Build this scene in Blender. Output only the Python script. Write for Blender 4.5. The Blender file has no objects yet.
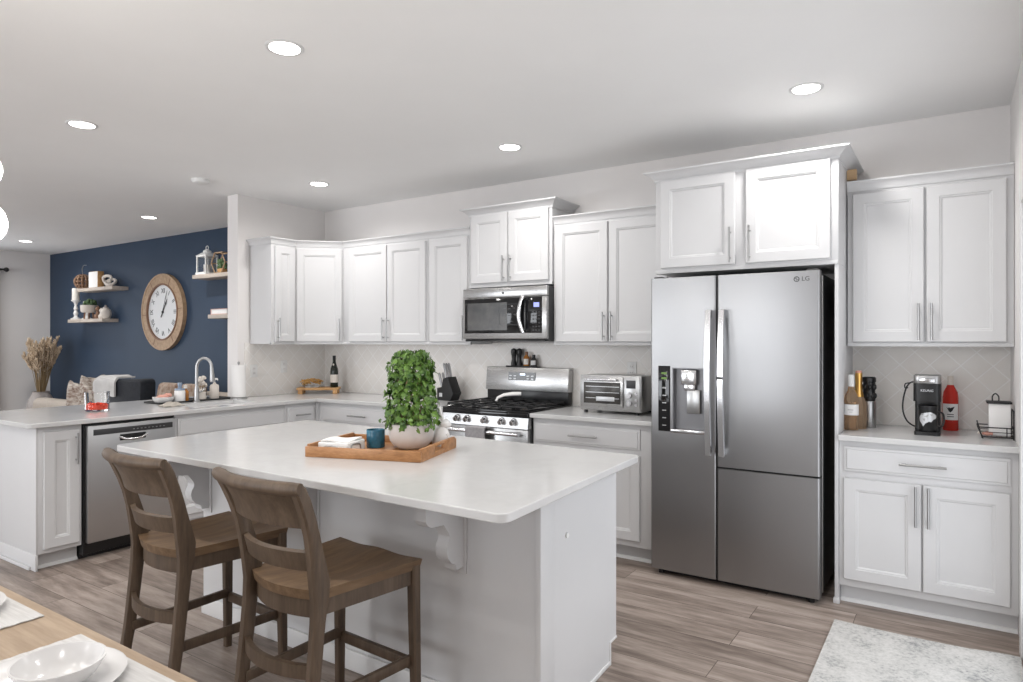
import bpy, bmesh, math, random
from mathutils import Matrix, Vector
C = bpy.context.scene.collection
S = bpy.context.scene
PI = math.pi
R = math.radians
random.seed(7)

# ------------------------------------------------------------------ camera, light, exposure
CAM = (5.30, -4.60, 1.4155)
cd = bpy.data.cameras.new('camera'); cam = bpy.data.objects.new('camera', cd); C.objects.link(cam)
cam.location = CAM; cam.rotation_euler = (R(90), 0, R(33.45))
cd.sensor_width = 36; cd.lens = 669 / 1023 * 36; cd.clip_start = .05
S.camera = cam
S.view_settings.view_transform = 'Standard'; S.view_settings.look = 'None'
S.view_settings.gamma = 1; S.view_settings.use_curve_mapping = False
S.view_settings.exposure = 0.2
w = bpy.data.worlds.new('sky'); S.world = w; w.use_nodes = True
w.node_tree.nodes['Background'].inputs[0].default_value = (.75, .85, 1, 1)
w.node_tree.nodes['Background'].inputs[1].default_value = .3
LAMP = 7.6      # each recessed ceiling lamp, watts
def area(name, loc, rot, sx, sy, e, col):
    l = bpy.data.lights.new(name, 'AREA'); l.shape = 'RECTANGLE'; l.size = sx; l.size_y = sy; l.energy = e; l.color = col
    o = bpy.data.objects.new(name, l); C.objects.link(o); o.location = loc; o.rotation_euler = rot
    return o
# daylight through the living room window, patio door and unseen windows added behind the camera
area('dining_fill_daylight', (2.65, -8.45, 1.45), (R(108), 0, 0), 1.8, 2.0, 76, (.93, .96, 1))  # unseen window light for fill, sized to the refrigerator's highlight
area('rear_fill_daylight', (-2.1, -8.45, 1.45), (R(112), 0, 0), 3.0, 2.0, 135, (.93, .96, 1))  # added fill from an unseen window, kept clear of the refrigerator's reflection
area('patio_door_daylight', (5.68, -1.81, 1.05), (R(98), 0, R(90)), 1.8, 1.9, 19, (.95, .97, 1))
area('living_window_daylight', (-6.15, -1.925, 1.35), (R(105), 0, R(-90)), 1.75, 2.0, 26, (.93, .96, 1))

# ------------------------------------------------------------------ materials
def mat(name, col, rough=.5, metal=0, spec=.5, trans=0, emit=None, estr=0, coat=0, ior=1.45):
    m = bpy.data.materials.new(name); m.use_nodes = True
    b = m.node_tree.nodes['Principled BSDF']
    b.inputs['Base Color'].default_value = (*col, 1); b.inputs['Roughness'].default_value = rough
    b.inputs['Metallic'].default_value = metal; b.inputs['Specular IOR Level'].default_value = spec
    b.inputs['Transmission Weight'].default_value = trans; b.inputs['IOR'].default_value = ior
    b.inputs['Coat Weight'].default_value = coat
    if emit: b.inputs['Emission Color'].default_value = (*emit, 1); b.inputs['Emission Strength'].default_value = estr
    return m
class N:
    def __init__(s, m): s.t = m.node_tree; s.b = s.t.nodes['Principled BSDF']
    def n(s, typ, **k):
        x = s.t.nodes.new(typ)
        for a, v in k.items():
            if a.startswith('i_'):
                key = a[2:]; key = int(key) if key.isdigit() else key.replace('_', ' ')
                x.inputs[key].default_value = v
            else: setattr(x, a, v)
        return x
    def l(s, a, b): s.t.links.new(a, b)
    def coord(s, scale=(1, 1, 1), rot=(0, 0, 0)):
        c = s.n('ShaderNodeTexCoord'); mp = s.n('ShaderNodeMapping')
        mp.inputs['Scale'].default_value = scale; mp.inputs['Rotation'].default_value = rot
        s.l(c.outputs['Object'], mp.inputs['Vector']); return mp.outputs[0]
    def math(s, op, a, b=None, c=None):
        x = s.n('ShaderNodeMath', operation=op)
        for i, v in enumerate((a, b, c)):
            if v is None: continue
            if isinstance(v, (int, float)): x.inputs[i].default_value = v
            else: s.l(v, x.inputs[i])
        return x.outputs[0]
    def ramp(s, f, stops):
        r = s.n('ShaderNodeValToRGB'); e = r.color_ramp.elements
        while len(e) < len(stops): e.new(.5)
        for q, (p, c) in zip(e, stops): q.position = p; q.color = (*c, 1)
        s.l(f, r.inputs[0]); return r.outputs[0]
    def noise(s, vec, scale, detail=4, rough=.55):
        x = s.n('ShaderNodeTexNoise'); x.inputs['Scale'].default_value = scale; x.inputs['Detail'].default_value = detail
        x.inputs['Roughness'].default_value = rough; s.l(vec, x.inputs['Vector']); return x.outputs[0]
    def mix(s, f, a, b, mode='MIX'):
        x = s.n('ShaderNodeMix', data_type='RGBA', blend_type=mode)
        for k, v in ((0, f), (6, a), (7, b)):
            if isinstance(v, (int, float)): x.inputs[k].default_value = v
            elif isinstance(v, tuple): x.inputs[k].default_value = (*v, 1)
            else: s.l(v, x.inputs[k])
        return x.outputs[2]
    def bump(s, h, strength=.2, dist=.01):
        x = s.n('ShaderNodeBump'); x.inputs['Strength'].default_value = strength; x.inputs['Distance'].default_value = dist
        s.l(h, x.inputs['Height']); s.l(x.outputs[0], s.b.inputs['Normal'])
    def base(s, c): s.l(c, s.b.inputs['Base Color'])

def noisy(name, c0, c1, scale=4, stretch=(1, 1, 1), rough=.5, metal=0, bump=0, **k):
    m = mat(name, c0, rough, metal, **k); n = N(m); v = n.coord(stretch)
    f = n.noise(v, scale); n.base(n.ramp(f, [(.3, c0), (.7, c1)]))
    if bump: n.bump(f, bump)
    return m
M = {}
M['cab'] = noisy('white cabinet paint', (.635, .635, .642), (.65, .65, .657), 3, rough=.5, spec=.4)
M['wall'] = noisy('warm grey wall paint', (.79, .765, .752), (.805, .782, .77), 3, rough=.9, spec=.2)
M['ceil'] = noisy('white ceiling paint', (.90, .90, .897), (.92, .92, .917), 2, rough=.95, spec=.1)
M['blue'] = noisy('navy wall paint', (.030, .052, .091), (.034, .057, .098), 3, rough=.5, spec=.3)
M['trim'] = mat('white trim paint', (.74, .74, .74), .4)
M['nickel'] = mat('brushed nickel', (.42, .42, .42), .32, 1)
M['cavity'] = mat('grey dispenser lining', (.22, .22, .23), .4, .6)
M['chrome'] = mat('chrome', (.64, .64, .65), .2, 1)
M['black'] = mat('black plastic', (.012, .012, .013), .3)
M['blackmatte'] = mat('matte black metal', (.015, .015, .016), .5)
M['glassblack'] = mat('black glass', (.010, .010, .011), .06)
M['white'] = mat('white ceramic', (.80, .79, .78), .25)
M['whitepl'] = mat('white plastic', (.80, .80, .79), .4)
M['paper'] = mat('white paper', (.85, .84, .83), .9)
M['glass'] = mat('clear glass', (1, 1, 1), .02, trans=1, ior=1.22)
M['lens'] = mat('lit lamp lens', (1, 1, 1), .5, emit=(1, .97, .92), estr=9)
M['darkgrey'] = mat('dark grey metal', (.06, .06, .062), .4, .3)
M['gold'] = mat('gold foil', (.75, .45, .14), .3, 1)
def steel(name, c, rough, stretch):
    m = mat(name, c, rough, 1); n = N(m); v = n.coord(stretch); f = n.noise(v, 14, 3)
    n.l(n.ramp(f, [(.3, (rough - .02,) * 3), (.7, (rough + .03,) * 3)]), n.b.inputs['Roughness'])
    n.base(n.ramp(f, [(.3, tuple(x * .98 for x in c)), (.7, c)]))
    n.b.inputs['Anisotropic'].default_value = .5
    return m
M['steelv'] = steel('brushed stainless upright grain', (.33, .33, .335), .36, (60, 60, 1))
M['steeld'] = steel('brushed stainless lightened for glare', (.56, .56, .565), .42, (60, 60, 1))  # paler than the other steels, standing in for glare on the dishwasher
M['steelh'] = steel('brushed stainless level grain', (.46, .46, .46), .28, (1, 1, 60))
def wood(name, c0, c1, c2, stretch=(1, 12, 12), scale=3, rough=.5):
    m = mat(name, c0, rough); n = N(m); v = n.coord(stretch)
    a = n.noise(v, scale, 6, .6); b = n.noise(v, scale * 5, 3)
    f = n.math('ADD', n.math('MULTIPLY', a, .75), n.math('MULTIPLY', b, .25))
    n.base(n.ramp(f, [(.32, c0), (.5, c1), (.68, c2)])); n.bump(b, .08, .002)
    return m
M['stool'] = wood('weathered brown wood', (.062, .041, .027), (.098, .066, .043), (.14, .097, .065), (9, 9, 1.2))
M['seatw'] = wood('weathered brown wood warmed as lit seat', (.112, .066, .036), (.165, .102, .056), (.23, .15, .086), (9, 1.2, 9))  # lighter and warmer than the frame wood, with lamplight put into the colour
M['traywood'] = wood('acacia wood', (.26, .115, .042), (.40, .19, .075), (.52, .27, .12), (1.2, 10, 14), 3, .4)
M['board'] = wood('light olive wood', (.42, .22, .09), (.58, .33, .14), (.68, .42, .2), (2, 12, 12))
M['tablewood'] = wood('pale oak', (.30, .215, .145), (.37, .275, .19), (.44, .335, .24), (1.2, 14, 14))
M['shelfwood'] = wood('greyed shelf wood', (.40, .34, .29), (.52, .45, .39), (.62, .55, .48), (1.2, 12, 12))
M['clockwood'] = wood('tan clock wood', (.30, .19, .11), (.42, .28, .17), (.5, .35, .22), (4, 4, 4), 6)
M['rawwood'] = wood('raw pine', (.55, .36, .2), (.62, .43, .25), (.7, .5, .32))
def quartz():
    m = mat('white quartz', (.78, .775, .765), .16); n = N(m); v = n.coord()
    a = n.noise(v, 2.2, 8, .62); d = n.math('ABSOLUTE', n.math('SUBTRACT', a, .5))
    n.base(n.ramp(d, [(0, (.58, .578, .577)), (.05, (.60, .599, .598))])); return m
M['quartz'] = quartz()
def floor_m():
    m = mat('vinyl plank floor', (.2, .15, .12), .42); n = N(m); v = n.coord()
    br = n.n('ShaderNodeTexBrick', offset=.37, i_Scale=1.0, i_Brick_Width=1.22, i_Row_Height=.18, i_Mortar_Size=.0018, i_Mortar_Smooth=.1, i_Bias=0.0)
    br.inputs['Color1'].default_value = (0, 0, 0, 1); br.inputs['Color2'].default_value = (1, 1, 1, 1); br.inputs['Mortar'].default_value = (.5, .5, .5, 1)
    n.l(v, br.inputs['Vector'])
    vs = n.n('ShaderNodeVectorMath', operation='MULTIPLY_ADD'); n.l(br.outputs['Color'], vs.inputs[0]); vs.inputs[1].default_value = (7, 3, 5)
    v2 = n.coord((1.3, 10, 1)); n.l(v2, vs.inputs[2])
    a = n.noise(vs.outputs[0], 1.6, 7, .6); b = n.noise(vs.outputs[0], 9, 4, .6)
    f = n.math('ADD', n.math('MULTIPLY', a, .8), n.math('MULTIPLY', b, .2))
    sep = n.n('ShaderNodeSeparateColor'); n.l(br.outputs['Color'], sep.inputs[0])
    f2 = n.math('ADD', f, n.math('MULTIPLY', n.math('SUBTRACT', sep.outputs[0], .5), .12))
    c = n.ramp(f2, [(.28, (.11, .082, .067)), (.46, (.245, .197, .167)), (.60, (.37, .307, .268)), (.78, (.50, .43, .38))])
    n.base(n.mix(br.outputs['Fac'], c, (.10, .075, .06)))
    n.bump(n.math('SUBTRACT', b, n.math('MULTIPLY', br.outputs['Fac'], 2)), .06, .003); return m
M['floor'] = floor_m()
def tile_m():
    m = mat('diamond backsplash tile', (.6, .58, .56), .3); n = N(m); c = n.n('ShaderNodeTexCoord')
    s = n.n('ShaderNodeSeparateXYZ'); n.l(c.outputs['Object'], s.inputs[0])
    xy = n.math('ADD', s.outputs[0], s.outputs[1])
    u = n.math('DIVIDE', n.math('ADD', xy, s.outputs[2]), .150); v = n.math('DIVIDE', n.math('SUBTRACT', xy, s.outputs[2]), .150)
    def edge(q): return n.math('ABSOLUTE', n.math('SUBTRACT', n.math('FRACT', q), .5))
    e = n.math('MAXIMUM', edge(u), edge(v))
    line = n.n('ShaderNodeMapRange', interpolation_type='SMOOTHSTEP'); n.l(e, line.inputs[0]); line.inputs[1].default_value = .462; line.inputs[2].default_value = .485
    cell = n.n('ShaderNodeCombineXYZ'); n.l(n.math('FLOOR', u), cell.inputs[0]); n.l(n.math('FLOOR', v), cell.inputs[1])
    wn = n.n('ShaderNodeTexWhiteNoise'); n.l(cell.outputs[0], wn.inputs['Vector'])
    nz = n.noise(c.outputs['Object'], 6, 6, .6)
    f = n.math('ADD', n.math('MULTIPLY', nz, .9), n.math('MULTIPLY', wn.outputs['Value'], .12))
    col = n.ramp(f, [(.25, (.79, .755, .715)), (.55, (.83, .80, .765)), (.8, (.85, .825, .795))])
    n.base(n.mix(line.outputs[0], col, (.90, .885, .865))); n.bump(n.math('MULTIPLY', line.outputs[0], -1.), .25, .003); return m
M['tile'] = tile_m()
def rug_m():
    m = mat('distressed rug pile', (.5, .5, .5), .95, spec=.1); n = N(m); v = n.coord()
    a = n.noise(v, 9, 8, .7); b = n.noise(v, 60, 4, .7)
    vo = n.n('ShaderNodeTexVoronoi', feature='SMOOTH_F1'); vo.inputs['Scale'].default_value = 7; n.l(v, vo.inputs['Vector'])
    f = n.math('ADD', n.math('MULTIPLY', a, .38), n.math('ADD', n.math('MULTIPLY', b, .55), n.math('MULTIPLY', vo.outputs['Distance'], .15)))
    n.base(n.ramp(f, [(.36, (.22, .225, .23)), (.44, (.38, .38, .375)), (.52, (.52, .515, .50)), (.66, (.62, .61, .595))])); n.bump(b, .4, .004); return m
M['rug'] = rug_m()
M['leaf'] = noisy('ivy green with painted highlights and shade', (.018, .062, .010), (.165, .30, .05), 34, rough=.45)  # dark to pale mottling puts leaf highlights and shadows into the colour
M['pot'] = noisy('pale stoneware', (.56, .53, .51), (.62, .59, .57), 5, rough=.6)
M['candleblue'] = noisy('blue glazed glass', (.012, .075, .13), (.04, .17, .26), 25, rough=.2)
M['linen'] = noisy('white woven cotton', (.52, .51, .50), (.66, .65, .64), 8, (1, 14, 1), rough=.9, spec=.1)
M['pampas'] = noisy('dried pampas plume', (.50, .38, .26), (.68, .56, .43), 20, rough=.95, spec=.1)
M['stem'] = mat('dry stem', (.30, .21, .11), .8)
M['vase'] = noisy('grey mottled ceramic', (.34, .30, .28), (.46, .42, .40), 12, rough=.7)
M['beige'] = noisy('beige upholstery', (.50, .44, .38), (.56, .50, .44), 40, rough=.95, spec=.1)
M['navyleather'] = noisy('charcoal navy leather', (.016, .018, .023), (.024, .027, .034), 30, rough=.6, spec=.3)
M['wicker'] = noisy('brown wicker', (.20, .11, .065), (.42, .27, .18), 40, (1, 1, 4), rough=.8)
M['blanket'] = noisy('patterned brown and white blanket', (.72, .67, .60), (.16, .085, .06), 16, (1, 1, 2.2), rough=.95, spec=.1)
M['flower'] = noisy('floral print cushion', (.66, .58, .49), (.30, .17, .12), 13, rough=.9, spec=.1)
M['curtain'] = mat('light grey curtain', (.62, .61, .60), .9, spec=.1)
M['red'] = mat('red candy jelly', (.86, .075, .035), .25)
M['amber'] = mat('amber glass', (.48, .19, .04), .1)
M['wine'] = mat('dark green bottle glass', (.010, .014, .008), .08)
M['rosewine'] = mat('red pink wine', (.80, .07, .05), .08, trans=.5, ior=1.25)
M['bluegrey'] = mat('grey blue glass', (.22, .28, .37), .2)
M['palewine'] = mat('pale gold wine in glass', (.80, .60, .42), .05, trans=.85, ior=1.2)
M['clockface'] = mat('white clock face', (.78, .79, .80), .5)
M['ink'] = mat('black ink', (.015, .015, .018), .6)
M['snack'] = noisy('golden pretzel crust', (.50, .24, .05), (.75, .47, .17), 30, rough=.6)
M['pinkcloth'] = mat('peach pink cloth', (.72, .37, .30), .9)
M['pinkbox'] = mat('pale pink book cover', (.70, .45, .40), .7)
M['silver'] = mat('silver foil print', (.62, .63, .65), .35, .4)
M['screen'] = mat('blue lit display', (.02, .02, .05), .2, emit=(.30, .35, .9), estr=1.2)
M['screenw'] = mat('white lit clock digits', (.1, .1, .15), .2, emit=(.7, .8, 1), estr=2)
M['ledgreen'] = mat('green lit digits', (.02, .05, .02), .2, emit=(.5, .8, .2), estr=.25)
M['seam'] = mat('black rubber gasket', (.008, .008, .008), .6)
M['oven'] = noisy('dark oven interior', (.02, .02, .02), (.07, .065, .06), 10, rough=.25)
M['towel'] = noisy('grey dish towel', (.30, .29, .30), (.38, .37, .38), 60, rough=.95, spec=.1)
M['taupe'] = noisy('taupe sponge cloth', (.42, .38, .33), (.5, .46, .41), 40, rough=.95)
M['darkgreen'] = noisy('small succulent green', (.06, .12, .05), (.14, .22, .10), 20, rough=.6)
M['bone'] = mat('cream resin', (.72, .66, .60), .6)
M['porcelain'] = mat('white plate glaze', (.68, .67, .665), .2)
M['brown'] = mat('brown painted wood', (.24, .13, .08), .6)
M['candle'] = mat('ivory candle wax', (.82, .79, .74), .5)
M['knifesteel'] = mat('grey steel knife handle', (.33, .33, .34), .35, 1)

# ------------------------------------------------------------------ mesh and object helpers
W = {}
class G:
    def __init__(s, M=None): s.bm = bmesh.new(); s.M = M or Matrix()
    def add(s, t):
        me = bpy.data.meshes.new('t'); t.to_mesh(me); t.free(); s.bm.from_mesh(me); bpy.data.meshes.remove(me); return s
    def box(s, x0, x1, y0, y1, z0, z1, b=0, seg=2, T=None):
        t = bmesh.new(); bmesh.ops.create_cube(t, size=1)
        for v in t.verts: v.co = Vector(((x0 + x1) / 2 + v.co.x * (x1 - x0), (y0 + y1) / 2 + v.co.y * (y1 - y0), (z0 + z1) / 2 + v.co.z * (z1 - z0)))
        if b: bmesh.ops.bevel(t, geom=t.edges[:], offset=b, segments=seg, affect='EDGES', profile=.5)
        if T: bmesh.ops.transform(t, matrix=T, verts=t.verts)
        return s.add(t)
    def rings(s, rings, cap0=True, cap1=True, closed=False):
        bm = s.bm; R_ = [[bm.verts.new(p) for p in r] for r in rings]; n = len(R_[0])
        prs = list(zip(R_, R_[1:])) + ([(R_[-1], R_[0])] if closed else [])
        for a, b in prs:
            for i in range(n):
                try: bm.faces.new((a[i], a[(i + 1) % n], b[(i + 1) % n], b[i]))
                except ValueError: pass
        if not closed:
            if cap0: bm.faces.new(R_[0][::-1])
            if cap1: bm.faces.new(R_[-1])
        return s
    def lathe(s, prof, c=(0, 0, 0), n=24, sx=1, sy=1, T=None):
        rs = []
        for r, z in prof:
            r = max(r, .0002)
            rs.append([Vector((c[0] + r * sx * math.cos(2 * PI * i / n), c[1] + r * sy * math.sin(2 * PI * i / n), c[2] + z)) for i in range(n)])
        if T: rs = [[T @ p for p in r] for r in rs]
        return s.rings(rs)
    def tube(s, pts, r, n=8, closed=False, flat=1.0):
        pts = [Vector(p) for p in pts]; rs = []
        m = len(pts); up = Vector((0, 0, 1))
        for i, p in enumerate(pts):
            a = pts[(i - 1) % m] if (closed or i) else pts[0]; b = pts[(i + 1) % m] if (closed or i < m - 1) else pts[-1]
            t = (b - a).normalized()
            if abs(t.z) > .95 and i == 0: up = Vector((0, 1, 0))
            sd = t.cross(up)
            if sd.length < 1e-4: sd = t.cross(Vector((1, 0, 0)))
            sd.normalize(); u = sd.cross(t).normalized(); up = u
            rr = r[i] if isinstance(r, (list, tuple)) else r
            rs.append([p + sd * rr * math.cos(2 * PI * k / n) + u * rr * flat * math.sin(2 * PI * k / n) for k in range(n)])
        return s.rings(rs, closed=closed)
    def cyl(s, a, b, r, r2=None, n=16):
        return s.tube([a, b], [r, r if r2 is None else r2], n)
    def prism(s, poly, a, b, ax='z', bev=0):
        """polygon extruded from a to b along ax; poly gives the two other coordinates in order"""
        def P(q, h):
            if ax == 'z': return Vector((q[0], q[1], h))
            if ax == 'x': return Vector((h, q[0], q[1]))
            return Vector((q[0], h, q[1]))
        t = bmesh.new(); va = [t.verts.new(P(q, a)) for q in poly]; vb = [t.verts.new(P(q, b)) for q in poly]; n = len(poly)
        t.faces.new(va[::-1]); t.faces.new(vb)
        for i in range(n): t.faces.new((va[i], va[(i + 1) % n], vb[(i + 1) % n], vb[i]))
        bmesh.ops.recalc_face_normals(t, faces=t.faces)
        if bev:
            ed = [e for e in t.edges if len({f for f in e.link_faces}) == 2 and any(len(f.verts) == n and n > 4 for f in e.link_faces)] if n > 4 else t.edges[:]
            bmesh.ops.bevel(t, geom=ed, offset=bev, segments=2, affect='EDGES', profile=.5)
        return s.add(t)
    def ball(s, c, r, n=16, m=10, jit=0):
        if isinstance(r, (int, float)): r = (r, r, r)
        t = bmesh.new(); bmesh.ops.create_uvsphere(t, u_segments=n, v_segments=m, radius=1)
        for v in t.verts:
            k = 1 + (random.uniform(-jit, jit) if jit else 0)
            v.co = Vector((c[0] + v.co.x * r[0] * k, c[1] + v.co.y * r[1] * k, c[2] + v.co.z * r[2] * k))
        return s.add(t)
    def sheet(s, f, nu, nv, th=.002):
        """thin curved board or cloth: f(u,v) -> point, with real thickness along its normal"""
        P = [[Vector(f(i / nu, j / nv)) for j in range(nv + 1)] for i in range(nu + 1)]
        bm = s.bm; A = {}; B = {}
        for i in range(nu + 1):
            for j in range(nv + 1):
                du = P[min(i + 1, nu)][j] - P[max(i - 1, 0)][j]; dv = P[i][min(j + 1, nv)] - P[i][max(j - 1, 0)]
                nn = du.cross(dv); nn = nn.normalized() if nn.length > 1e-9 else Vector((0, 0, 1))
                A[i, j] = bm.verts.new(P[i][j] + nn * th / 2); B[i, j] = bm.verts.new(P[i][j] - nn * th / 2)
        for i in range(nu):
            for j in range(nv):
                bm.faces.new((A[i, j], A[i + 1, j], A[i + 1, j + 1], A[i, j + 1])); bm.faces.new((B[i, j], B[i, j + 1], B[i + 1, j + 1], B[i + 1, j]))
        for i in range(nu):
            bm.faces.new((A[i, 0], B[i, 0], B[i + 1, 0], A[i + 1, 0])); bm.faces.new((A[i, nv], A[i + 1, nv], B[i + 1, nv], B[i, nv]))
        for j in range(nv):
            bm.faces.new((A[0, j], A[0, j + 1], B[0, j + 1], B[0, j])); bm.faces.new((A[nu, j], B[nu, j], B[nu, j + 1], A[nu, j + 1]))
        return s
    def obj(s, name, m, parent=None, ang=38, smooth=True):
        me = bpy.data.meshes.new(name); T = s.M
        if parent is not None: T = W[parent.name].inverted() @ s.M
        s.bm.transform(T); bmesh.ops.recalc_face_normals(s.bm, faces=s.bm.faces)
        s.bm.to_mesh(me); s.bm.free()
        if smooth:
            for p in me.polygons: p.use_smooth = True
            me.set_sharp_from_angle(angle=R(ang))
        me.materials.append(m if not isinstance(m, str) else M[m])
        o = bpy.data.objects.new(name, me); C.objects.link(o)
        if parent is not None: o.parent = parent; W[o.name] = W[parent.name]
        else: W[o.name] = Matrix()
        return o
def tag(o, label, cat, group=None):
    o['label'] = label; o['category'] = cat
    if group: o['group'] = group
    return o
def thing(name, label, cat, loc=(0, 0, 0), rz=0, group=None):
    o = bpy.data.objects.new(name, None); C.objects.link(o); o.empty_display_size = .1
    o.location = loc; o.rotation_euler = (0, 0, rz); W[o.name] = Matrix.Translation(loc) @ Matrix.Rotation(rz, 4, 'Z')
    return tag(o, label, cat, group)
def solo(g, name, m, label, cat, loc, group=None, ang=38):
    """a thing that is one mesh, its origin at its base; geometry given around that base"""
    o = g.obj(name, m, None, ang); o.location = loc; W[o.name] = Matrix.Translation(loc); return tag(o, label, cat, group)
def kids(o): return [c for c in bpy.data.objects if c.parent == o]
def dup(root, loc, rz=0, label=None):
    r = root.copy(); C.objects.link(r); r.location = loc; r.rotation_euler = (0, 0, rz); W[r.name] = Matrix.Translation(loc) @ Matrix.Rotation(rz, 4, 'Z')
    if label: r['label'] = label
    for ch in kids(root):
        c = ch.copy(); C.objects.link(c); c.parent = r
        for g_ in kids(ch):
            d = g_.copy(); C.objects.link(d); d.parent = c
    return r
def struct(g, name, m, ang=38):
    o = g.obj(name, m, None, ang); o['kind'] = 'structure'; return o
def text_mesh(name, body, size, m, parent, T, depth=.0008, sx=1):
    cu = bpy.data.curves.new(name, 'FONT'); cu.body = body; cu.size = size; cu.extrude = depth; cu.align_x = 'CENTER'; cu.align_y = 'CENTER'
    to = bpy.data.objects.new(name, cu); C.objects.link(to)
    dg = bpy.context.evaluated_depsgraph_get(); me = bpy.data.meshes.new_from_object(to.evaluated_get(dg))
    bpy.data.objects.remove(to); bpy.data.curves.remove(cu)
    me.transform(W[parent.name].inverted() @ T @ Matrix.Diagonal((sx, 1, 1, 1))); me.materials.clear(); me.materials.append(M[m]); me.name = name
    o = bpy.data.objects.new(name, me); C.objects.link(o); o.parent = parent; W[o.name] = W[parent.name]; return o
FACE_Y = Matrix.Rotation(R(90), 4, 'X')          # text in xy -> upright, readable from -y
def at_(x, y, z): return Matrix.Translation((x, y, z))
def rounded(pts, rad, n=5):
    """corner-rounded polygon; rad per corner"""
    out = []; m = len(pts)
    for i in range(m):
        p = Vector(pts[i]); a = Vector(pts[i - 1]) - p; b = Vector(pts[(i + 1) % m]) - p
        r = rad[i] if isinstance(rad, (list, tuple)) else rad
        if r <= 0: out.append(tuple(p)); continue
        a.normalize(); b.normalize(); th = a.angle(b); d = r / math.tan(th / 2)
        c = p + (a + b).normalized() * (r / math.sin(th / 2)); s0 = p + a * d - c; s1 = p + b * d - c
        a0 = math.atan2(s0.y, s0.x); da = math.atan2(s1.y, s1.x) - a0
        while da > PI: da -= 2 * PI
        while da < -PI: da += 2 * PI
        out += [(c.x + r * math.cos(a0 + da * k / n), c.y + r * math.sin(a0 + da * k / n)) for k in range(n + 1)]
    return out
def arc(c, r, a0, a1, n, plane='xz', y=0):
    o = []
    for i in range(n + 1):
        a = R(a0 + (a1 - a0) * i / n)
        o.append((c[0] + r * math.cos(a), y, c[1] + r * math.sin(a)) if plane == 'xz' else (c[0] + r * math.cos(a), c[1] + r * math.sin(a), y))
    return o
# ------------------------------------------------------------------ the room
ZC = 2.72; XL, XR, YF = -6.11, 5.562, -8.40
struct(G().box(XL - .12, XR + .12, YF - .12, .12, -.06, 0), 'floor', 'floor')
struct(G().box(XL - .12, XR + .12, YF - .12, .12, ZC, ZC + .1), 'ceiling', 'ceil')
struct(G().box(-.15, XR + .12, 0, .12, 0, ZC), 'wall_back', 'wall')
struct(G().box(XL - .12, -.15, 0, .12, 0, ZC), 'wall_accent', 'blue')
PY0, PY1 = -2.76, -.88
struct(G().box(XR, XR + .12, PY1, 0, 0, ZC).box(XR, XR + .12, YF, PY0, 0, ZC).box(XR, XR + .12, PY0, PY1, 2.03, ZC), 'wall_right', 'wall')
struct(G().box(-.15, 0, -.985, 0, 0, ZC), 'wall_divider', 'wall')
struct(G().box(-.15, 0, -2.75, -.985, 0, .884), 'wall_peninsula', 'cab')
WY0, WY1, WZ0, WZ1 = -2.85, -1.0, .3, 2.4
struct(G().box(XL - .12, XL, YF, WY0, 0, ZC).box(XL - .12, XL, WY1, 0, 0, ZC).box(XL - .12, XL, WY0, WY1, 0, WZ0).box(XL - .12, XL, WY0, WY1, WZ1, ZC), 'wall_left', 'wall')
FZ0, FZ1 = .4, 2.5; FW = ((-3.65, -.55), (1.7, 3.6))  # unseen windows behind the camera, put in for fill light
g = G()
for a, b in ((XL, FW[0][0]), (FW[0][1], FW[1][0]), (FW[1][1], XR)): g.box(a, b, YF - .12, YF, 0, ZC)
for a, b in FW: g.box(a, b, YF - .12, YF, 0, FZ0).box(a, b, YF - .12, YF, FZ1, ZC)
struct(g, 'wall_front', 'wall')
for k, (a, b) in enumerate(FW):
    g = G()
    for p, q in ((a - .07, a), (b, b + .07), ((a + b) / 2 - .025, (a + b) / 2 + .025)): g.box(p, q, YF - .02, YF + .02, FZ0 - .07, FZ1 + .07)
    for p, q in ((FZ0 - .07, FZ0), (FZ1, FZ1 + .07)): g.box(a - .07, b + .07, YF - .02, YF + .021, p, q)
    struct(g, 'window_%d' % (1 + 2 * k), 'trim')
g = G()
for a, b in ((WY0 - .07, WY0), (WY1, WY1 + .07), (WY0 + .90, WY0 + .95)): g.box(XL - .02, XL + .02, a, b, WZ0 - .07, WZ1 + .07)
for a, b in ((WZ0 - .07, WZ0), (WZ1, WZ1 + .07)): g.box(XL - .02, XL + .021, WY0 - .07, WY1 + .07, a, b)
struct(g, 'window_2', 'trim')
def board(g, x0, x1, y0, y1, ax):           # baseboard with a bevelled top edge
    pass
struct(G().prism([(0, 0), (-.016, 0), (-.016, .09), (-.008, .115), (0, .12)], XL, -.15, 'x'), 'baseboard_accent', 'trim')
struct(G().prism([(XL, 0), (XL + .016, 0), (XL + .016, .09), (XL + .008, .115), (XL, .12)], YF, -.02, 'y'), 'baseboard_left', 'trim')
struct(G().prism([(XR, 0), (XR - .016, 0), (XR - .016, .09), (XR - .008, .115), (XR, .12)], YF, -2.86, 'y'), 'baseboard_right', 'trim')
struct(G().box(-.166, .012, -2.766, -2.75, 0, .10, .004).box(-.166, -.15, -2.75, -.985, 0, .10, .004), 'baseboard_peninsula', 'trim')
# door casing on the right wall near the cabinets
struct(G().box(XR - .013, XR, PY1, -.79, 0, 2.03, .003).box(XR - .013, XR, PY0 - .09, PY0, 0, 2.03, .003).box(XR - .014, XR, PY0 - .09, -.79, 2.03, 2.12, .003), 'trim_1', 'trim')
g = G()
for a, b in ((PY0, PY0 + .06), ((PY0 + PY1) / 2 - .04, (PY0 + PY1) / 2 + .04), (PY1 - .06, PY1)): g.box(XR + .02, XR + .07, a, b, 0, 2.03)
for a, b in ((0, .07), (1.96, 2.03)): g.box(XR + .021, XR + .069, PY0, PY1, a, b)
struct(g, 'door_1', 'trim')
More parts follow.
